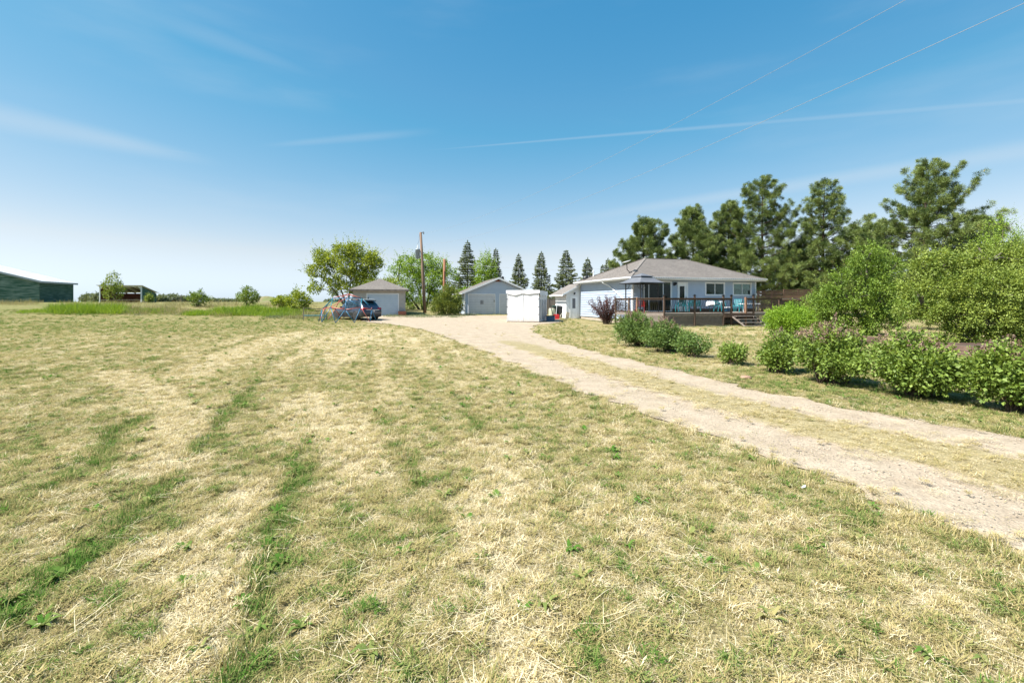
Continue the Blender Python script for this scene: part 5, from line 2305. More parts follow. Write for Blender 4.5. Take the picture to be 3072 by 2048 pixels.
MB().add([(.42, -.62, 1.66), (.42, .62, 1.66), (.78, .62, 1.70), (.78, -.62, 1.70), (.40, -.62, 1.61), (.40, .62, 1.61)], [(0, 1, 2, 3), (0, 4, 5, 1)]).build('spoiler', M['car_trim'], car)
pl = MB().box(-.035, -.018, -.17, .17, .74, .86).build('number_plate', M['plate'], car)
mb = MB()
for k in range(6):
    y = -.13 + k * .05 + (.01 if k > 2 else 0)
    mb.box(-.039, -.035, y, y + .012, .765, .835)
    mb.box(-.039, -.035, y + .02, y + .032, .765, .835)
    mb.box(-.039, -.035, y + .012, y + .02, .795 if k % 2 else .823, .807 if k % 2 else .835)
mb.build('plate_characters', M['ink'], pl)

# ------------------------------------------------------------------ raised garden bed, stone, feather
bed = thing('garden_bed', AT(3050, 12.8), R(-8), 'reddish plank raised garden bed behind the lilacs at the right edge', 'garden bed')
for z in range(2):
    for (x0, x1, y0, y1) in ((-1.1, 3.4, -.02, .02), (-1.1, 3.4, 1.38, 1.42), (-1.14, -1.1, 0, 1.4), (3.4, 3.44, 0, 1.4)):
        MB().box(x0, x1, y0 - .004 * (z % 2), y1, .015 + z * .155, .015 + z * .155 + .145).build('plank', M['bed_wood'], bed)
MB().box(-1.09, 3.39, .03, 1.37, 0, .26).build('soil', plain('garden_soil', (.10, .07, .05), (.06, .045, .03), 12, 1, .6), bed)
for x in (-1.07, .9, 3.3):
    MB().box(x, x + .07, -.06, -.03, 0, .36).build('stake', M['bed_wood'], bed)
bed2 = thing('garden_bed', AT(2578, 16.5), R(-12), 'small plank garden bed glimpsed between the two middle lilacs', 'garden bed')
for z in range(2):
    for (x0, x1, y0, y1) in ((-.6, .6, -.02, .02), (-.6, .6, .98, 1.02), (-.64, -.6, 0, 1.0), (.6, .64, 0, 1.0)):
        MB().box(x0, x1, y0, y1, .01 + z * .155, .01 + z * .155 + .145).build('plank', M['bed_wood'], bed2)
MB().box(-.59, .59, .03, .97, 0, .24).build('soil', MATS['garden_soil'], bed2)


def rock(name, loc, r, mat, label, seed):
    rr = random.Random(seed)
    vs, fs = [], []
    n, m_ = 10, 6
    for j in range(m_ + 1):
        t = math.pi * j / m_
        for k in range(n):
            a = 2 * math.pi * k / n
            q = 1 + rr.uniform(-.16, .16)
            vs.append((r * q * 1.3 * math.sin(t) * math.cos(a), r * q * math.sin(t) * math.sin(a), r * .55 * q * math.cos(t) + r * .2))
    for j in range(m_):
        for k in range(n):
            fs.append((j * n + k, j * n + (k + 1) % n, (j + 1) * n + (k + 1) % n, (j + 1) * n + k))
    o = MB().add(vs, fs).build(name, M[mat], None, True, label=label, cat='stone')
    o.location = loc


rock('stone', G(2236, 1137), .10, 'stone', 'flat reddish stone on the verge right of the driveway', 3)
rock('stone', G(1852, 1013), .09, 'stone', 'small pale stone in the grass left of the round green lilac', 5)
f0 = G(2411, 1472)
ft = thing('feather', f0 + Vector((0, 0, .03)), R(30), 'small white feather lying on the grass by the driveway edge', 'feather')
MB().tube([(-.06, 0, 0), (0, .004, .012), (.06, 0, .02)], .0015, 5).build('quill', M['white'], ft)
mb = MB()
P = [(-.05, 0, .004), (-.03, .014, .012), (.02, .02, .022), (.06, .004, .024), (.02, -.018, .010), (-.03, -.012, .004)]
mb.prism(P, (0, 0, .0012))
mb.build('vane', M['white'], ft)
ft.scale = (.55, .55, .55)

# ------------------------------------------------------------------ vegetation
LM = {
    'lilac': leaf_mat('lilac_leaf', (.075, .135, .022), (.255, .34, .062), .24),
    'lilac_dk': leaf_mat('dark_lilac_leaf', (.052, .110, .028), (.20, .285, .065), .2),
    'bright': leaf_mat('bright_leaf', (.095, .20, .014), (.29, .43, .04), .3),
    'yellow': leaf_mat('yellow_green_leaf', (.070, .130, .017), (.32, .385, .072), .24),
    'mid': leaf_mat('mid_green_leaf', (.065, .135, .016), (.25, .35, .05), .24),
    'maple': leaf_mat('young_maple_leaf', (.11, .175, .020), (.38, .44, .06), .32),
    'poplar': leaf_mat('poplar_leaf', (.095, .185, .020), (.32, .45, .06), .32),
    'pine': leaf_mat('pine_needle', (.036, .072, .020), (.235, .295, .080), .08, .5, dry=(.36, .24, .09)),
    'spruce': leaf_mat('spruce_needle', (.048, .074, .030), (.19, .22, .08), .12),
    'plum': leaf_mat('purple_leaf', (.040, .014, .016), (.15, .06, .05), .25, tcol=(1.6, .7, .6, 1)),
    'far': leaf_mat('hazed_far_leaf', (.13, .165, .105), (.215, .25, .165), .25),  # paler and greyer: haze of distance put into the leaf colour
    'mugo': leaf_mat('cedar_leaf', (.085, .130, .026), (.26, .30, .07), .25),
    'bloom': leaf_mat('spent_lilac_bloom', (.20, .115, .075), (.36, .24, .20), .2, tcol=(1, 1, 1, 1)),
    'weed': leaf_mat('tall_grass_blade', (.10, .19, .018), (.26, .36, .045), .40),
    'weed_dry': leaf_mat('dry_weed_stalk', (.22, .21, .075), (.46, .37, .19), .3, tcol=(1, 1, .8, 1)),
    'weed_grey': leaf_mat('grey_green_weed', (.12, .155, .075), (.25, .28, .16), .25),
}


def unit(n):
    v = RNG.normal(size=(n, 3))
    return v / np.linalg.norm(v, axis=1, keepdims=True)


def leaves(P, axis_, length, width, lv=None, fold=.18):
    """diamond leaves folded on the midrib: P base points, axis_ leaf directions (n,3)"""
    n = len(P)
    ax = axis_ / np.linalg.norm(axis_, axis=1, keepdims=True)
    ref = unit(n)
    sd = np.cross(ax, ref)
    sd /= np.linalg.norm(sd, axis=1, keepdims=True) + 1e-9
    nm = np.cross(sd, ax)
    flip = np.where(nm[:, 2] < 0, -1.0, 1.0)[:, None]
    nm *= flip
    length = np.broadcast_to(length, (n,))[:, None]
    width = np.broadcast_to(width, (n,))[:, None]
    b = P
    t = P + ax * length
    l = P + ax * length * .42 + sd * width * .5 + nm * width * fold
    r = P + ax * length * .42 - sd * width * .5 + nm * width * fold
    V = np.stack([b, l, t, r], 1).reshape(-1, 3)
    i = np.arange(n)[:, None] * 4
    F = np.concatenate([i + [0, 2, 1], i + [0, 3, 2]], 1).reshape(-1, 3)
    if lv is None:
        lv = RNG.random(n)
    return V, F, np.repeat(lv, 4)


def needles(P, axis_, length, width, lv):
    """single-triangle needles"""
    n = len(P)
    ax = axis_ / np.linalg.norm(axis_, axis=1, keepdims=True)
    sd = np.cross(ax, unit(n))
    sd /= np.linalg.norm(sd, axis=1, keepdims=True) + 1e-9
    w = np.broadcast_to(width, (n,))[:, None] * .5
    V = np.stack([P + ax * .03 - sd * w, P + ax * .03 + sd * w, P + ax * np.broadcast_to(length, (n,))[:, None]], 1).reshape(-1, 3)
    return V, np.arange(n * 3).reshape(-1, 3), np.repeat(lv, 3)


def join(parts):
    V, F, A, o = [], [], [], 0
    for v, f, a in parts:
        V.append(v)
        F.append(f + o)
        A.append(a)
        o += len(v)
    return np.vstack(V), np.vstack(F), np.hstack(A)


def lobe_points(lobes, n, shell=.55, zmin=None):
    """points spread through the outer parts of ellipsoid lobes (cx,cy,cz,rx,ry,rz)"""
    L_ = np.array(lobes, float)
    w = (L_[:, 3] * L_[:, 4] * L_[:, 5]) ** (2 / 3)
    k = RNG.choice(len(L_), n, p=w / w.sum())
    d = unit(n)
    r = (shell ** 3 + RNG.random(n) * (1 - shell ** 3)) ** (1 / 3)
    P = L_[k, :3] + d * L_[k, 3:] * r[:, None]
    if zmin is not None:
        ok = P[:, 2] > zmin
        P, d = P[ok], d[ok]
    return P, d


def foliage(lobes, clusters, per, cr, ln, wd, shell=.55, zmin=None, droop=.15, tone=.35, shoots=0, slen=.4):
    P, d = lobe_points(lobes, clusters, shell, zmin)
    n = len(P)
    lvc = np.clip(RNG.normal(.5, .22, n), 0, 1)
    idx = np.repeat(np.arange(n), per)
    off = unit(n * per) * (RNG.random(n * per) ** .5)[:, None] * cr
    Q = P[idx] + off
    ax = off / cr * .8 + d[idx] * .5 + unit(n * per) * .6
    ax[:, 2] += -droop + .12
    lv = np.clip(lvc[idx] * (1 - tone) + RNG.random(n * per) * tone + .0, 0, 1)
    s = RNG.uniform(.7, 1.25, n * per)
    if zmin is not None:
        Q[:, 2] = np.maximum(Q[:, 2], zmin * .6)
    out = [leaves(Q, ax, ln * s, wd * s, lv)]
    # leafy shoots that break the outline
    if shoots:
        S, sd_ = lobe_points(lobes, shoots, .9, (zmin or 0) + .1)
        m = len(S)
        k = 14
        dirs = sd_ * .7 + unit(m) * .45 + [0, 0, .55]
        dirs /= np.linalg.norm(dirs, axis=1, keepdims=True)
        L_ = RNG.uniform(.5, 1.3, m) * slen
        ii_ = np.repeat(np.arange(m), k)
        tt = np.tile(np.linspace(0, 1, k), m)
        q = S[ii_] + dirs[ii_] * (tt * L_[ii_])[:, None] + RNG.normal(0, ln * .3, (m * k, 3))
        sh_ = RNG.uniform(.6, 1.1, m * k) * (1.1 - .5 * tt)
        out.append(leaves(q, dirs[ii_] * .7 + unit(m * k) * .8, ln * sh_, wd * sh_, np.clip(RNG.normal(.65, .2, m)[ii_] + RNG.normal(0, .15, m * k), 0, 1)))
    return join(out), P


def twigs(mb, base, P, n, r0, up=.35, sides=5, jitter=.1):
    """stems from the base (or a list of bases) curving to some of the foliage clusters"""
    sel = RNG.choice(len(P), min(n, len(P)), replace=False)
    for i in sel:
        q = Vector(P[i])
        b = Vector(base if not isinstance(base, list) else base[int(RNG.integers(len(base)))])
        m1 = b.lerp(q, .35) + Vector((0, 0, up * (q - b).length * .35)) + Vector(RNG.normal(0, jitter, 3))
        m2 = b.lerp(q, .7) + Vector((0, 0, up * (q - b).length * .25)) + Vector(RNG.normal(0, jitter, 3))
        mb.tube([b, m1, m2, q], [r0, r0 * .7, r0 * .45, r0 * .15], sides, False)


def bush(name, loc, lobes, mat, clusters, per, cr, ln, wd, label, cat='bush', bark='bark', stems=24, r0=.014, blooms=0, shell=.45, group=None, zmin=.05):
    t = thing(name, loc, 0, label, cat, group)
    (V, F, A), P = foliage(lobes, clusters, per, cr, ln, wd, shell, zmin, shoots=clusters // 3, slen=cr * 1.7)
    np_obj('crown', np_mesh('crown', V, F, LM[mat], {'lv': A}), t)
    mb = MB()
    bases = [(RNG.normal(0, .10), RNG.normal(0, .10), -.03) for _ in range(7)]
    twigs(mb, bases, P, stems, r0, .25, 5, .03)
    mb.build('stems', M[bark], t)
    if blooms:
        top = P[P[:, 2] > np.quantile(P[:, 2], .72)]
        sel = top[RNG.choice(len(top), min(blooms, len(top)), replace=False)]
        parts = []
        for c in sel:
            n = 46
            h = RNG.random(n) ** .8
            a = RNG.uniform(0, 6.283, n)
            rr = .040 * (1 - h) + .006
            H = RNG.uniform(.12, .20)
            lean = RNG.normal(0, .25, 2)
            q = np.stack([c[0] + rr * np.cos(a) + lean[0] * h * H, c[1] + rr * np.sin(a) + lean[1] * h * H, c[2] + cr * .5 + h * H], 1)
            parts.append(leaves(q, unit(n) + [0, 0, .3], .026, .016, np.clip(RNG.normal(.5, .2) + RNG.normal(0, .15, n), 0, 1)))
        V, F, A = join(parts)
        np_obj('spent_blooms', np_mesh('spent_blooms', V, F, LM['bloom'], {'lv': A}), t, kind='stuff')
    return t


def blob(w, h, k=5, seed=0, skirt=.15):
    """lobes that make an uneven rounded shrub of width w and height h"""
    r = random.Random(seed)
    w *= .88
    out = [(0, 0, h * .50, w * .34, w * .34, h * .42)]
    for i in range(k):
        a = 2 * math.pi * i / k + r.uniform(-.4, .4)
        q = w * r.uniform(.16, .30)
        s = r.uniform(.20, .30)
        out.append((q * math.cos(a), q * math.sin(a), h * r.uniform(.34, .72), w * s, w * s, h * r.uniform(.22, .34)))
    out.append((r.uniform(-.1, .1) * w, 0, h * .80, w * .2, w * .2, h * .2))
    return out


# the lilac row between driveway and deck, far to near
lil = 'lilacs along the driveway'
bush('lilac_bush', G(1914, 1040), blob(2.0, 1.22, 6, 1), 'lilac_dk', 640, 15, .12, .054, .042, 'round dark green lilac in front of the left end of the deck', 'bush', stems=26, blooms=44, group=lil)
bush('lilac_bush', G(1996, 1056), blob(1.95, 1.02, 6, 2), 'lilac_dk', 480, 15, .11, .052, .040, 'low dark green lilac pressed against the round one, pinkish tips', 'bush', stems=22, blooms=34, group=lil)
bush('lilac_bush', G(2078, 1072), blob(1.25, .68, 5, 3), 'lilac_dk', 150, 14, .10, .055, .042, 'small lilac at the right end of the dark green trio', 'bush', stems=16, group=lil)
bush('lilac_bush', G(2197, 1094), blob(.95, .55, 5, 4), 'lilac', 120, 14, .10, .055, .042, 'small sparse yellow-green lilac standing alone below the deck steps', 'bush', stems=18, group=lil)
bush('lilac_bush', G(2333, 1118), blob(1.12, .86, 6, 5), 'lilac', 250, 15, .11, .058, .044, 'medium leafy lilac next to the lone sparse one', 'bush', stems=30, blooms=6, group=lil, zmin=.15)
bush('lilac_bush', G(2495, 1154), blob(1.52, 1.18, 7, 6), 'lilac', 300, 24, .13, .058, .043, 'tall lilac crowned with many brownish pink spent blooms', 'bush', stems=44, blooms=80, group=lil, zmin=.20)
bush('lilac_bush', G(2750, 1192), blob(1.70, 1.12, 7, 7), 'lilac', 340, 24, .13, .060, .044, 'broad lilac with open stems, nearest but one to the camera', 'bush', stems=48, blooms=32, group=lil, zmin=.20)
bush('lilac_bush', G(3040, 1238), blob(1.42, .98, 7, 8), 'lilac', 300, 24, .12, .060, .044, 'lilac cut off by the right edge of the view', 'bush', stems=44, blooms=28, group=lil, zmin=.18)
bush('green_bush', G(2365, 1018), blob(2.7, 1.50, 7, 9), 'bright', 520, 26, .18, .062, .044, 'vivid green rounded bush at the right end of the deck', 'bush', stems=26)
bush('green_bush', AT(2470, 22.0) , blob(2.6, 2.3, 7, 10), 'mid', 420, 16, .20, .07, .05, 'mid green leafy bush behind the vivid rounded one', 'bush', stems=26)
# purple shrub
pp = G(1822, 972)
t = thing('purple_shrub', pp, 0, 'dark purple-leaved shrub with upright shoots against the house wall', 'bush')
parts, mb = [], MB()
for k in range(74):
    a = rnd.uniform(0, 6.283)
    lean = rnd.uniform(.05, .62)
    H = rnd.uniform(1.1, 2.35) * (1 - .35 * lean)
    b = Vector((rnd.gauss(0, .12), rnd.gauss(0, .12), -.03))
    tip = b + Vector((math.cos(a) * lean * 2.5, math.sin(a) * lean * 1.9, H))
    mid = b.lerp(tip, .5) + Vector((0, 0, .15))
    mb.tube([b, mid, tip], [.013, .009, .003], 4, False)
    n = int(52 * H)
    s = RNG.uniform(.18, 1, n)
    C = np.array([b.lerp(mid, min(1, x * 2)) if x < .5 else mid.lerp(tip, (x - .5) * 2) for x in s])
    parts.append(leaves(C + RNG.normal(0, .05, (n, 3)), unit(n) + [0, 0, .35], RNG.uniform(.055, .085, n), .048, np.clip(RNG.normal(.45, .25, n), 0, 1)))
V, F, A = join(parts)
np_obj('crown', np_mesh('crown', V, F, LM['plum'], {'lv': A}), t)
mb.build('stems', M['bark'], t)
bush('green_shrub', G(1868, 968), blob(.7, 1.0, 4, 12) + [(0, 0, 1.35, .22, .22, .45)], 'lilac', 120, 14, .10, .055, .04, 'pale green climbing shrub between purple shrub and deck rail', 'bush', stems=12)


# ---- deciduous trees
def tree(name, loc, lobes, mat, clusters, per, cr, ln, wd, label, trunk, bark='bark_grey', limbs=26, r0=.10, cat='tree', shell=.45, group=None, zmin=None, tone=.35):
    """trunk: list of stems, each a list of points"""
    t = thing(name, loc, 0, label, cat, group)
    (V, F, A), P = foliage(lobes, clusters, per, cr, ln, wd, shell, zmin, tone=tone, shoots=clusters // 2, slen=cr * 3.6)
    np_obj('crown', np_mesh('crown', V, F, LM[mat], {'lv': A}), t)
    mb = MB()
    tips = []
    for st in trunk:
        pts = [Vector(p) for p in st]
        n = len(pts)
        mb.tube(pts, [r0 * (1 - .75 * i / (n - 1)) for i in range(n)], 8, False)
        tips += pts[1:]
    sel = RNG.choice(len(P), min(limbs, len(P)), replace=False)
    for i in sel:
        q = Vector(P[i])
        b = min(tips, key=lambda v: (v - q).length + (2 if v.z > q.z else 0))
        m = b.lerp(q, .5) + Vector((0, 0, .12 * (q - b).length)) + Vector(RNG.normal(0, .08, 3))
        mb.tube([b, m, q], [r0 * .35, r0 * .2, .008], 5, False)
    mb.build('trunk', M[bark], t)
    return t


# young maple left of the garages: spreading with gaps
pT = AT(1030, 49.5)
k_ = 49.5 / FPX


def L2(px, py, r, sq=.8, Y=49.5, p=pT, dy=0.0):
    """lobe centred on a photo position at the tree's own distance"""
    kk = Y / FPX
    return ((px - CX) * kk - p.x, dy, CH - (py - YH) * kk - p.z, r, r, r * sq)


lob = [L2(960, 770, .9), L2(945, 812, .75), L2(990, 790, 1.0), L2(1030, 757, 1.15), L2(1065, 750, .85), L2(1085, 785, 1.2), L2(1118, 775, .8), L2(1125, 790, .7, dy=.6), L2(1040, 800, 1.1, dy=-.6), L2(985, 830, .8), L2(945, 862, .65), L2(1010, 845, .75), L2(1075, 825, .9), L2(1115, 820, .6), L2(1050, 860, .8), L2(1005, 868, .6)]
tree('maple_tree', pT, lob, 'maple', 620, 24, .36, .17, .125, 'spreading yellow-green maple behind the climbing dome', [[(0.3, 0, -.2), (.1, 0, 1.2), (-.5, 0, 2.8), (-1.1, .1, 4.4)], [(.4, 0, -.2), (.6, .1, 1.6), (.8, .1, 3.2), (.9, 0, 4.8)], [(.2, 0, .3), (-.9, -.2, 2.0), (-2.0, -.2, 3.2)], [(.5, 0, .2), (1.6, .2, 2.4), (2.3, .2, 3.6)]], r0=.13, limbs=60)
# larger ash-leaved trees behind the pole
pT2 = AT(1268, 60.0)
lob = [L2(x, y, r, .8, 60.0, pT2, dy) for x, y, r, dy in ((1190, 805, 1.1, 0), (1215, 790, 1.2, .5), (1245, 800, 1.5, -.5), (1285, 785, 1.3, 0), (1315, 800, 1.5, .5), (1345, 830, 1.3, 0), (1240, 840, 1.5, -.7), (1290, 840, 1.6, -.6), (1195, 850, 1.1, 0), (1330, 870, 1.5, -.3), (1225, 880, 1.3, -.5), (1280, 890, 1.6, -.6), (1170, 880, 1.0, 0), (1360, 895, 1.2, 0), (1330, 915, 1.3, 0), (1225, 915, 1.3, 0))]
tree('ash_tree', pT2, lob, 'poplar', 760, 24, .40, .18, .135, 'wide bright green tree behind the power pole', [[(0, 0, -.2), (-.3, 0, 2), (-1.2, 0, 4.4)], [(.3, 0, -.2), (.9, 0, 2.2), (1.6, 0, 4.6)], [(-.4, 0, 0), (-1.8, 0, 2.0), (-3.2, 0, 3.8)]], r0=.16, limbs=60)
# poplar in front of the narrow spruce
pT3 = AT(1455, 64.0)
lob = [L2(x, y, r, 1.15, 64.0, pT3, 0) for x, y, r in ((1458, 775, .75), (1442, 800, .95), (1470, 805, .95), (1450, 832, 1.15), (1480, 838, .85), (1436, 850, .8), (1462, 862, 1.1))]
tree('poplar_tree', pT3, lob, 'poplar', 420, 15, .34, .16, .13, 'pale green poplar between two spruces behind the blue garage', [[(0, 0, -.2), (.1, 0, 3), (0, 0, 6.4)]], r0=.12, limbs=30)
# low growth behind the garages
for i, (px, Y, w, h, mt, lb) in enumerate(((1165, 54, 4.5, 3.9, 'maple', 'yellow-green thicket showing over the hip garage roof'), (1190, 56, 3.6, 2.4, 'mid', 'dark thicket at the right side of the hip garage'), (1395, 56, 3.6, 3.0, 'poplar', 'low leafy thicket left of the blue garage roof'), (1100, 56, 4.0, 4.2, 'maple', 'leafy thicket behind the hip garage ridge'))):
    bush('thicket', AT(px, Y), blob(w, h, 7, 40 + i), mt, 260, 14, .34, .17, .12, lb, 'bush', stems=16, r0=.03)
# dense cedar shrub at the corner of the blue garage
pc = G(1345, 946)
pc = AT(1343, 44.6)
t = thing('cedar_shrub', pc, 0, 'dense dark green cedar shrub at the left corner of the blue garage', 'bush')
parts = []
lob = [(0, 0, .9, 1.35, 1.2, .9), (-.45, 0, 1.5, .9, .9, .7), (.35, 0, 1.9, .95, .9, .75), (.1, 0, 2.5, .55, .55, .5), (-.8, -.2, .8, .75, .8, .6), (.8, -.2, .9, .75, .8, .7)]
P, d = lobe_points(lob, 420, .65, .1)
for c, dd in zip(P, d):
    n = 20
    o = RNG.normal(0, .12, (n, 3))
    parts.append(leaves(c + o, dd * .9 + unit(n) * .6 + [0, 0, .3], RNG.uniform(.13, .24, n), .07, np.clip(RNG.normal(.45, .2) + RNG.normal(0, .2, n), 0, 1)))
V, F, A = join(parts)
np_obj('crown', np_mesh('crown', V, F, LM['mugo'], {'lv': A}), t)
mb = MB()
twigs(mb, (0, 0, -.05), P, 22, .04)
mb.build('stems', M['bark'], t)

# right-hand side: small trees
pM1 = AT(2600, 21.5)
lob = [L2(x, y, r, .95, 21.5, pM1, dy) for x, y, r, dy in ((2600, 752, .40, 0), (2645, 770, .42, .2), (2680, 800, .50, .2), (2560, 790, .40, -.1), (2620, 815, .55, 0), (2525, 830, .38, 0), (2575, 860, .55, -.3), (2650, 870, .60, 0), (2490, 875, .35, 0), (2530, 905, .50, -.2), (2470, 920, .36, 0), (2600, 930, .65, -.2), (2520, 965, .50, 0), (2660, 945, .65, 0), (2580, 985, .5, -.3))]
tree('crabapple_tree', pM1, lob, 'mid', 640, 30, .21, .080, .058, 'deep green small tree between the pines and the yellow-green tree', [[(0, 0, -.2), (.05, 0, 1.2), (.0, 0, 2.6), (.0, 0, 3.6)], [(0, 0, .3), (-.7, 0, 1.5), (-1.2, 0, 2.2)], [(0, 0, .5), (.7, 0, 1.8), (.9, 0, 2.8)]], r0=.11, limbs=50)
pM2 = AT(2900, 15.6)
lob = [L2(x, y, r, .85, 15.6, pM2, dy) for x, y, r, dy in ((2775, 805, .42, 0), (2815, 775, .38, .1), (2850, 810, .55, .1), (2900, 785, .42, .3), (2945, 805, .55, .2), (2990, 765, .42, .4), (3040, 785, .55, .3), (3080, 760, .45, .3), (3120, 805, .65, .2), (2740, 865, .42, -.1), (2800, 870, .60, -.3), (2870, 870, .70, -.4), (2945, 870, .75, -.5), (3025, 850, .75, -.3), (3100, 870, .7, 0), (2712, 925, .36, 0), (2765, 935, .45, -.4), (2830, 945, .60, -.6), (2905, 950, .65, -.7), (2985, 945, .7, -.7), (3070, 950, .7, -.4), (3170, 850, .9, .3), (2800, 1000, .34, -.5), (2880, 1010, .42, -.6), (2965, 1005, .5, -.6), (3060, 1005, .5, -.4), (2850, 765, .22, .2), (2960, 742, .22, .4))]
tree('willow_tree', pM2, lob, 'yellow', 1750, 34, .17, .070, .044, 'big yellow-green spreading tree at the right edge', [[(0, 0, -.2), (-.1, 0, .9), (-.6, 0, 1.7), (-1.1, .1, 2.4)], [(.1, 0, .1), (.4, 0, 1.2), (.6, .1, 2.2), (.8, 0, 3.0)], [(.1, 0, .2), (1.0, .1, 1.3), (1.9, .2, 2.2)], [(0, 0, .3), (-.9, -.2, 1.0), (-1.7, -.2, 1.5)]], r0=.13, limbs=90, shell=.4)
for i, (px, Y, w, h, lb) in enumerate(((2690, 27.0, 5.0, 2.6, 'shadowy bush behind the gap between the deep green and yellow-green trees'), (2850, 25.0, 5.0, 2.4, 'shadowy bush low behind the trunk of the yellow-green tree'), (3060, 24.0, 5.5, 2.6, 'shadowy bush behind the yellow-green tree at the right edge'))):
    bush('green_bush', AT(px, Y), blob(w, h, 7, 60 + i), 'mid', 330, 14, .26, .10, .07, lb, 'bush', stems=16, r0=.02)
pM3 = AT(3000, 30.0)
lob = [L2(x, y, r, 1.0, 30.0, pM3, 0) for x, y, r in ((3010, 660, .5), (2985, 690, .75), (3030, 690, .7), (2965, 730, .8), (3020, 735, .95), (3060, 720, .6), (3075, 760, .8), (2990, 790, 1.1))]
tree('birch_tree', pM3, lob, 'poplar', 300, 10, .28, .085, .06, 'thin airy young tree rising behind the yellow-green tree', [[(0, 0, -.2), (.1, 0, 3), (.2, 0, 6.6)]], r0=.09, limbs=40)


# ---- pines
def pine(px, py_top, Y, wpx, label, seed, crown0=.12, lean=0.0, skew=0.0, dens=1.0):
    r = np.random.default_rng(seed)
    p = AT(px, Y)
    H = CH + (YH - py_top) * Y / FPX - p.z
    RW = wpx * Y / FPX / 2
    t = thing('pine_tree', p, 0, label, 'pine tree', 'tall pines behind the house')
    mb = MB()
    trunk = [Vector((lean * z / H, .12 * math.sin(z * .4 + seed), z)) for z in np.linspace(-.2, H * .97, 12)]
    mb.tube(trunk, [.20 * (1 - .88 * i / 11) * H / 13 for i in range(12)], 8, False)
    parts = []
    # branch whorls; every branch gets its own reach so the outline is ragged
    z = H * crown0
    tuft_c, tuft_d = [], []
    while z < H * .985:
        f = (z / H - crown0) / (1 - crown0)
        prof = (1 - f) ** .85 * (.75 + .25 * min(1, f / .12)) + .05
        nbr = int(r.integers(4, 7))
        a0 = r.uniform(0, 6.283)
        for k in range(nbr):
            a = a0 + 6.283 * k / nbr + r.normal(0, .25)
            reach = RW * 1.28 * prof * r.uniform(.5, 1.2) * (1 + skew * math.cos(a))
            reach = max(reach, .25)
            rise = reach * (.22 + .60 * f + r.normal(0, .14))
            b = Vector((lean * z / H, .12 * math.sin(z * .4 + seed), z))
            dr_ = Vector((math.cos(a), math.sin(a), 0))
            m = b + dr_ * reach * .55 + Vector((0, 0, rise * .25))
            e = b + dr_ * reach + Vector((0, 0, rise))
            mb.tube([b, m, e], [.045 * prof + .018, .03 * prof + .012, .008], 4, False)
            nt_ = max(2, int(reach * 4.6 * dens))
            for q in range(nt_):
                s = r.uniform(.30, 1.0) ** .8
                c = (b.lerp(m, s / .55) if s < .55 else m.lerp(e, (s - .55) / .45))
                lat = Vector((-dr_.y, dr_.x, 0)) * r.normal(0, .20 + .16 * reach * (1.1 - s))
                c = c + lat + Vector((0, 0, r.normal(.10, .15)))
                tuft_c.append(c)
                tuft_d.append(dr_ * .7 + lat * .9 + Vector((0, 0, .65)))
            tuft_c.append(e)
            tuft_d.append(dr_ + Vector((0, 0, .9)))
        z += H * r.uniform(.034, .052)
    tuft_c.append(Vector((lean, 0, H)))
    tuft_d.append(Vector((0, 0, 1)))
    C = np.array([tuple(c) for c in tuft_c])
    Dd = np.array([tuple(c) for c in tuft_d])
    Dd /= np.linalg.norm(Dd, axis=1, keepdims=True)
    per = 125
    n = len(C)
    idx = np.repeat(np.arange(n), per)
    off_ = unit(n * per) * (r.random(n * per) ** .5)[:, None] * (r.uniform(.14, .28, n)[idx])[:, None]
    ax = Dd[idx] * .55 + off_ * 3.0 + unit(n * per) * .55
    lvc = np.clip(r.normal(.50, .30, n), 0, .93)
    lv = np.clip(lvc[idx] + r.normal(0, .11, n * per), 0, .95)
    # brownish candle at the tip of some tufts
    candle = (np.arange(n * per) % per < 2) & (r.random(n)[idx] < .5)
    ax = np.where(candle[:, None], Dd[idx] + [0, 0, .4], ax)
    lv = np.where(candle, 1.0, lv)
    base = C[idx] + off_
    V, F, A = needles(base, ax, r.uniform(.16, .28, n * per), r.uniform(.024, .036, n * per), lv)
    np_obj('crown', np_mesh('crown', V, F, LM['pine'], {'lv': A}), t)
    mb.build('trunk', M['bark_pine'], t)
    return n


pines = [
    (1930, 668, 52, 230, 'leftmost and lowest of the tall pines behind the house roof', 1, .06, 0, .1, 1.5),
    (2078, 632, 51, 230, 'second pine from the left behind the house roof', 2, .06, 0, 0, 1.5),
    (2185, 606, 52, 200, 'slim pine wedged left of the tallest pine behind the house', 3, .06, 0, 0, 1.4),
    (2288, 532, 49, 270, 'tallest pine rising just right of the house ridge', 4, .06, 0, 0, 1.25),
    (2472, 546, 46, 250, 'loose open pine above the slatted screen', 5, .08, 0, .15, 1.0),
    (2775, 492, 40, 330, 'big dark pine standing above the yellow-green tree', 6, .14, 0, .1, 1.2),
    (2610, 690, 43, 230, 'low pine filling the gap between the two big right pines', 7, .08, 0, 0, 1.0),
    (2935, 655, 42, 200, 'short pine at the right of the big dark one', 8, .10, 0, 0, .9),
    (2390, 735, 50, 170, 'low pine behind the right end of the house roof', 9, .06, 0, 0, .9),
]
for a in pines:
    pine(*a)


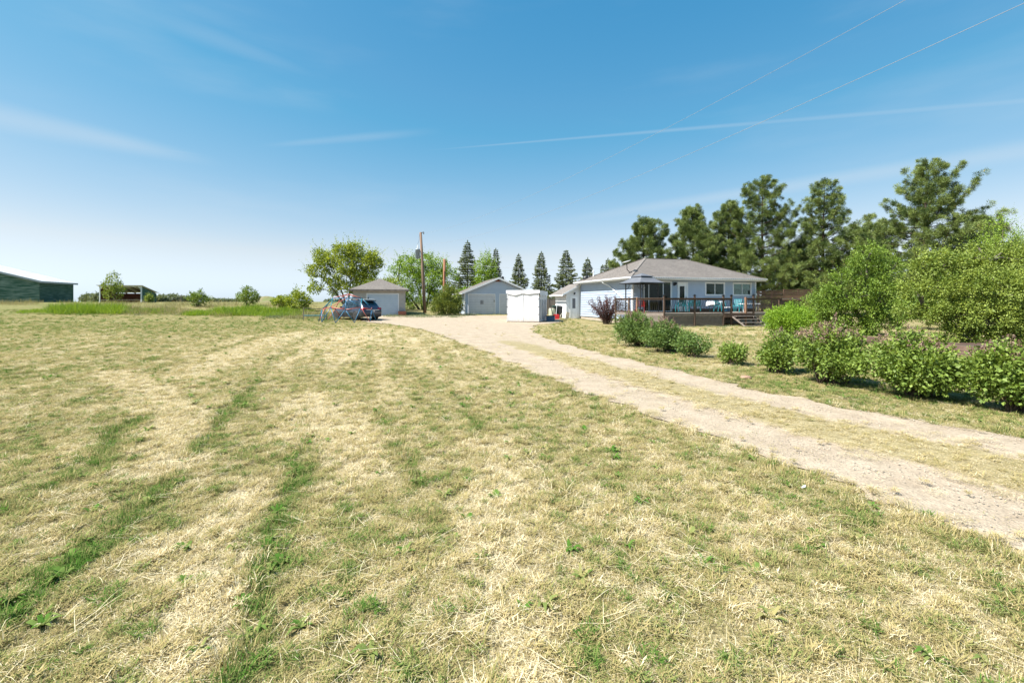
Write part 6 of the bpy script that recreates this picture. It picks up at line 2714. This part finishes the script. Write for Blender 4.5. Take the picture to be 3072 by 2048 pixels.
# ---- spruces
def spruce(px, py_top, Y, wpx, label, seed, full=1.0):
    r = np.random.default_rng(100 + seed)
    p = AT(px, Y)
    H = CH + (YH - py_top) * Y / FPX - p.z
    RW = wpx * Y / FPX / 2
    t = thing('spruce_tree', p, 0, label, 'spruce', 'spruces behind the garages')
    mb = MB()
    mb.tube([(0, 0, -.2), (0, 0, H * .5), (0, 0, H)], [.14, .08, .012], 7, False)
    Q, AX, LV, LN = [], [], [], []
    z = .25
    while z < H * .99:
        f = z / H
        nbr = int(r.integers(7, 11))
        a0 = r.uniform(0, 6.283)
        for k in range(nbr):
            a = a0 + 6.283 * k / nbr + r.normal(0, .2)
            reach = (RW * 1.5 * (1 - f) ** .92 + .08) * r.uniform(.62, 1.14)
            if r.random() < .13 and f > .1:
                continue
            reach *= 1 + .22 * math.cos(a - seed * 1.7) * math.sin(f * 9 + seed)
            dr_ = np.array((math.cos(a), math.sin(a), 0))
            lt = np.array((-dr_[1], dr_[0], 0))
            n = max(6, int(reach * 42 * full))
            s = r.random(n) ** .7
            tone = np.clip(r.normal(.42, .18), 0, 1)
            zz = z - reach * s * .16 + reach * .22 * np.maximum(0, s - .6) * 2
            side = r.normal(0, 1, n) * reach * .20 * (1.15 - s)
            c = dr_[None, :] * (reach * s)[:, None] + lt[None, :] * side[:, None]
            c[:, 2] += zz + r.normal(0, .055, n)
            ax = dr_[None, :] * .8 + lt[None, :] * np.sign(side)[:, None] * .6 + unit(n) * .35
            ax[:, 2] += -.12
            Q.append(c)
            AX.append(ax)
            LV.append(np.clip(tone + .5 * (s - .62) + r.normal(0, .15, n), 0, 1))
            LN.append(r.uniform(.20, .36, n))
        z += H * r.uniform(.026, .038)
    n = 14
    Q.append(np.array([[0, 0, H - .05 - .02 * i] for i in range(n)]))
    AX.append(unit(n) * .5 + [0, 0, 1])
    LV.append(np.full(n, .6))
    LN.append(np.full(n, .25))
    V, F, A = leaves(np.vstack(Q), np.vstack(AX), np.hstack(LN), .085, np.hstack(LV), .2)
    np_obj('crown', np_mesh('crown', V, F, LM['spruce'], {'lv': A}), t)
    mb.build('trunk', M['bark'], t)


for a in ((1403, 722, 66, 92, 'tallest spruce, left of the pale green poplar', 1, 1.2), (1487, 746, 70, 62, 'narrow dark spruce half hidden behind the poplar', 2, 1.1), (1556, 762, 68, 62, 'brownish spruce above the right slope of the blue garage roof', 3, 1.0), (1624, 755, 66, 66, 'slender spruce directly behind the white fabric shed', 4, 1.0),
          (1698, 752, 64, 96, 'broad full spruce behind the plank fence', 5, 1.1), (1763, 774, 66, 62, 'spruce rising over the left slope of the house roof', 6, 1.0), (1824, 776, 67, 52, 'spruce tip nearest the satellite dish on the house', 7, 1.0), (1808, 795, 72, 34, 'smallest spruce tip peeping over the house roof', 8, .9)):
    spruce(*a)

# ---- saplings and shrubs at the left
def sapling(px, Y, py_top, wpx, mat, label, seed, n=150, two=False):
    p = AT(px, Y)
    k = Y / FPX
    H = CH + (YH - py_top) * k - p.z
    w = wpx * k
    lobes = [(0, 0, H * .42, w * .42, w * .42, H * .36), (-w * .22, 0, H * .5, w * .25, w * .3, H * .18), (w * .22, 0, H * .42, w * .26, w * .3, H * .2), (0, 0, H * .68, w * .22, w * .22, H * .2)]
    if two:
        lobes += [(-w * .22, 0, H * .84, w * .09, w * .1, H * .13), (w * .16, 0, H * .88, w * .09, w * .1, H * .13)]
    else:
        lobes += [(-w * .05, 0, H * .88, w * .13, w * .12, H * .12)]
    bush('sapling', p, lobes, mat, n, 12, .20, .15, .10, label, 'sapling', stems=18, r0=.022)


sapling(340, 55, 812, 62, 'yellow', 'tall yellow-green sapling in front of the open shelter', 1, 150, True)
sapling(447, 56, 880, 26, 'yellow', 'small seedling against the right wall of the open shelter', 2, 50)
sapling(594, 49, 868, 62, 'lilac', 'dark leafy sapling with two spindly tops among the weeds', 3, 130, True)
sapling(745, 50, 856, 66, 'lilac', 'rounded sapling with pointed top in the tall grass', 4, 150)
sapling(845, 47, 882, 62, 'maple', 'low yellow-green sapling left of the metal frame', 5, 120)
sapling(895, 46, 864, 78, 'maple', 'bushy yellow-green sapling next to the metal frame', 6, 190)

# ---- far tree line beyond the fields
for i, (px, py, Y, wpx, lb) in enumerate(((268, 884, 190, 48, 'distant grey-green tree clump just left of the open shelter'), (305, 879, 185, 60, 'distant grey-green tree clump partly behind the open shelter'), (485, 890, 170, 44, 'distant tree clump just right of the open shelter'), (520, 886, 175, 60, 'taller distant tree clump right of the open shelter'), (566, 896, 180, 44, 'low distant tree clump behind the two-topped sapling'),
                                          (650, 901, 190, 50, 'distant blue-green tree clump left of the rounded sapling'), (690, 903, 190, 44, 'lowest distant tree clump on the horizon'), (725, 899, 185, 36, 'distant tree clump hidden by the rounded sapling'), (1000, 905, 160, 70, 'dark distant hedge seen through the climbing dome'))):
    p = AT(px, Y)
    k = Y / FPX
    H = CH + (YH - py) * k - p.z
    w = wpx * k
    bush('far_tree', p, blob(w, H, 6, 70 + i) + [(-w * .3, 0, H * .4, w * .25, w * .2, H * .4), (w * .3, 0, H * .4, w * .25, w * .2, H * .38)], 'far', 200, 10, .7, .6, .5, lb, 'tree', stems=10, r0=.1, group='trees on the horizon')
md_ = AT(800, 58)
ms_, mf_ = [], []
for j in range(9):
    for k in range(24):
        a_m = 2 * math.pi * k / 24
        r_m = j / 8
        ms_.append((r_m * 3.0 * math.cos(a_m) * (1 + .12 * math.sin(3 * a_m)), r_m * 1.6 * math.sin(a_m), .85 * (1 - r_m ** 1.6) + .06 * math.sin(5 * a_m + j) - .1))
for j in range(8):
    for k in range(24):
        mf_.append((j * 24 + k, j * 24 + (k + 1) % 24, (j + 1) * 24 + (k + 1) % 24, (j + 1) * 24 + k))
mo_ = MB().add(ms_, mf_).build('dirt_mound', plain('bare_earth', (.22, .17, .10), (.13, .17, .05), 1.2, 1, .6, 12), None, True, label='low bare earth mound behind the rounded sapling', cat='mound')
mo_.location = md_
fp = AT(543, 75)
fpo = thing('fence_post', fp, 0, 'thin dark post standing alone in the weeds', 'post')
MB().tube([(0, 0, -.2), (.02, 0, 1.25)], .06, 7).build('shaft', M['wood_grey'], fpo)


# ---- tall weeds
def weeds(name, pts, h, mat, per, label, spread=.22, wd=.018):
    n = len(pts)
    P = np.repeat(pts, per, 0)
    m = len(P)
    P = P + np.concatenate([RNG.normal(0, spread, (m, 2)), np.zeros((m, 1))], 1)
    P[:, 2] = tz(P[:, 0], P[:, 1]) - .02
    hh = np.repeat(h, per) * RNG.uniform(.35, 1.0, m) * (.45 + .9 * fbm(P[:, 0] * .7, P[:, 1] * .5, 3))
    ax = np.concatenate([RNG.normal(0, .42, (m, 2)), np.ones((m, 1))], 1)
    lv = np.clip(np.repeat(RNG.normal(.5, .2, n), per) + RNG.normal(0, .2, m), 0, 1)
    V, F, A = leaves(P, ax, hh, wd, lv, .1)
    np_obj(name, np_mesh(name, V, F, LM[mat], {'lv': A}), None, label=label, cat='weeds', kind='stuff')


def strip(px0, px1, py0, py1, n):
    """ground points seen between two photo columns and rows"""
    out = []
    for _ in range(n):
        g = G(RNG.uniform(px0, px1), RNG.uniform(py0, py1))
        out.append(tuple(g))
    return np.array(out)


gp = [strip(150, 372, 929, 944, 190), strip(560, 640, 938, 948, 70), strip(655, 780, 936, 948, 130), strip(780, 905, 934, 950, 120), strip(640, 940, 928, 938, 130), strip(60, 150, 932, 940, 50), strip(380, 520, 930, 942, 80)]
gh = [RNG.uniform(.8, 1.5, len(gp[0])), RNG.uniform(.35, .7, len(gp[1])), RNG.uniform(.6, 1.25, len(gp[2])), RNG.uniform(.3, .7, len(gp[3])), RNG.uniform(.5, .9, len(gp[4])), RNG.uniform(.2, .4, len(gp[5])), RNG.uniform(.3, .6, len(gp[6]))]
weeds('tall_grass', np.vstack(gp), np.hstack(gh), 'weed', 34, 'lush bright green tall grass along the far lawn edge', .25, .022)
gp = [strip(372, 560, 926, 944, 170), strip(640, 700, 938, 950, 40), strip(0, 110, 908, 916, 60), strip(860, 1000, 940, 958, 80), strip(180, 700, 908, 926, 200), strip(700, 960, 912, 930, 60)]
weeds('dry_weeds', np.vstack(gp), RNG.uniform(.3, .9, sum(map(len, gp))), 'weed_dry', 20, 'dry tan and yellow weeds along the far lawn edge', .3, .02)
gp = [strip(800, 965, 940, 956, 160), strip(960, 1010, 950, 962, 40), strip(1160, 1400, 947, 954, 110), strip(400, 560, 928, 946, 60)]
weeds('grey_weeds', np.vstack(gp), RNG.uniform(.12, .45, sum(map(len, gp))), 'weed_grey', 26, 'low grey-green weeds beside the dome and garages', .22, .02)
# fringe of weeds along the deck skirt, wall bases and garage fronts
pts, hs = [], []
for k in range(150):
    u = rnd.uniform(-1.6, 9.2)
    p = hp(u, -3.75 - rnd.uniform(0, .35) - (1.0 if 5.2 < u < 6.8 else 0))
    pts.append(tuple(p))
    hs.append(rnd.uniform(.06, .26))
for k in range(40):
    p = hp(-.25 - rnd.uniform(0, .4), rnd.uniform(0, 8.5))
    pts.append(tuple(p))
    hs.append(rnd.uniform(.08, .2))
for k in range(70):
    p = g2 + Vector((math.cos(GR), math.sin(GR), 0)) * rnd.uniform(-1.5, 7) + Vector((math.sin(GR), -math.cos(GR), 0)) * rnd.uniform(.1, .7)
    pts.append(tuple(p))
    hs.append(rnd.uniform(.08, .3))
for k in range(70):
    p = g1 + Vector((math.cos(R(15)), math.sin(R(15)), 0)) * rnd.uniform(2, 10) + Vector((math.sin(R(15)), -math.cos(R(15)), 0)) * rnd.uniform(.1, 1.3)
    pts.append(tuple(p))
    hs.append(rnd.uniform(.08, .3))
weeds('wall_weeds', np.array(pts), np.array(hs), 'weed_grey', 26, 'ragged green weeds growing along the deck skirt and garage walls', .16, .016)
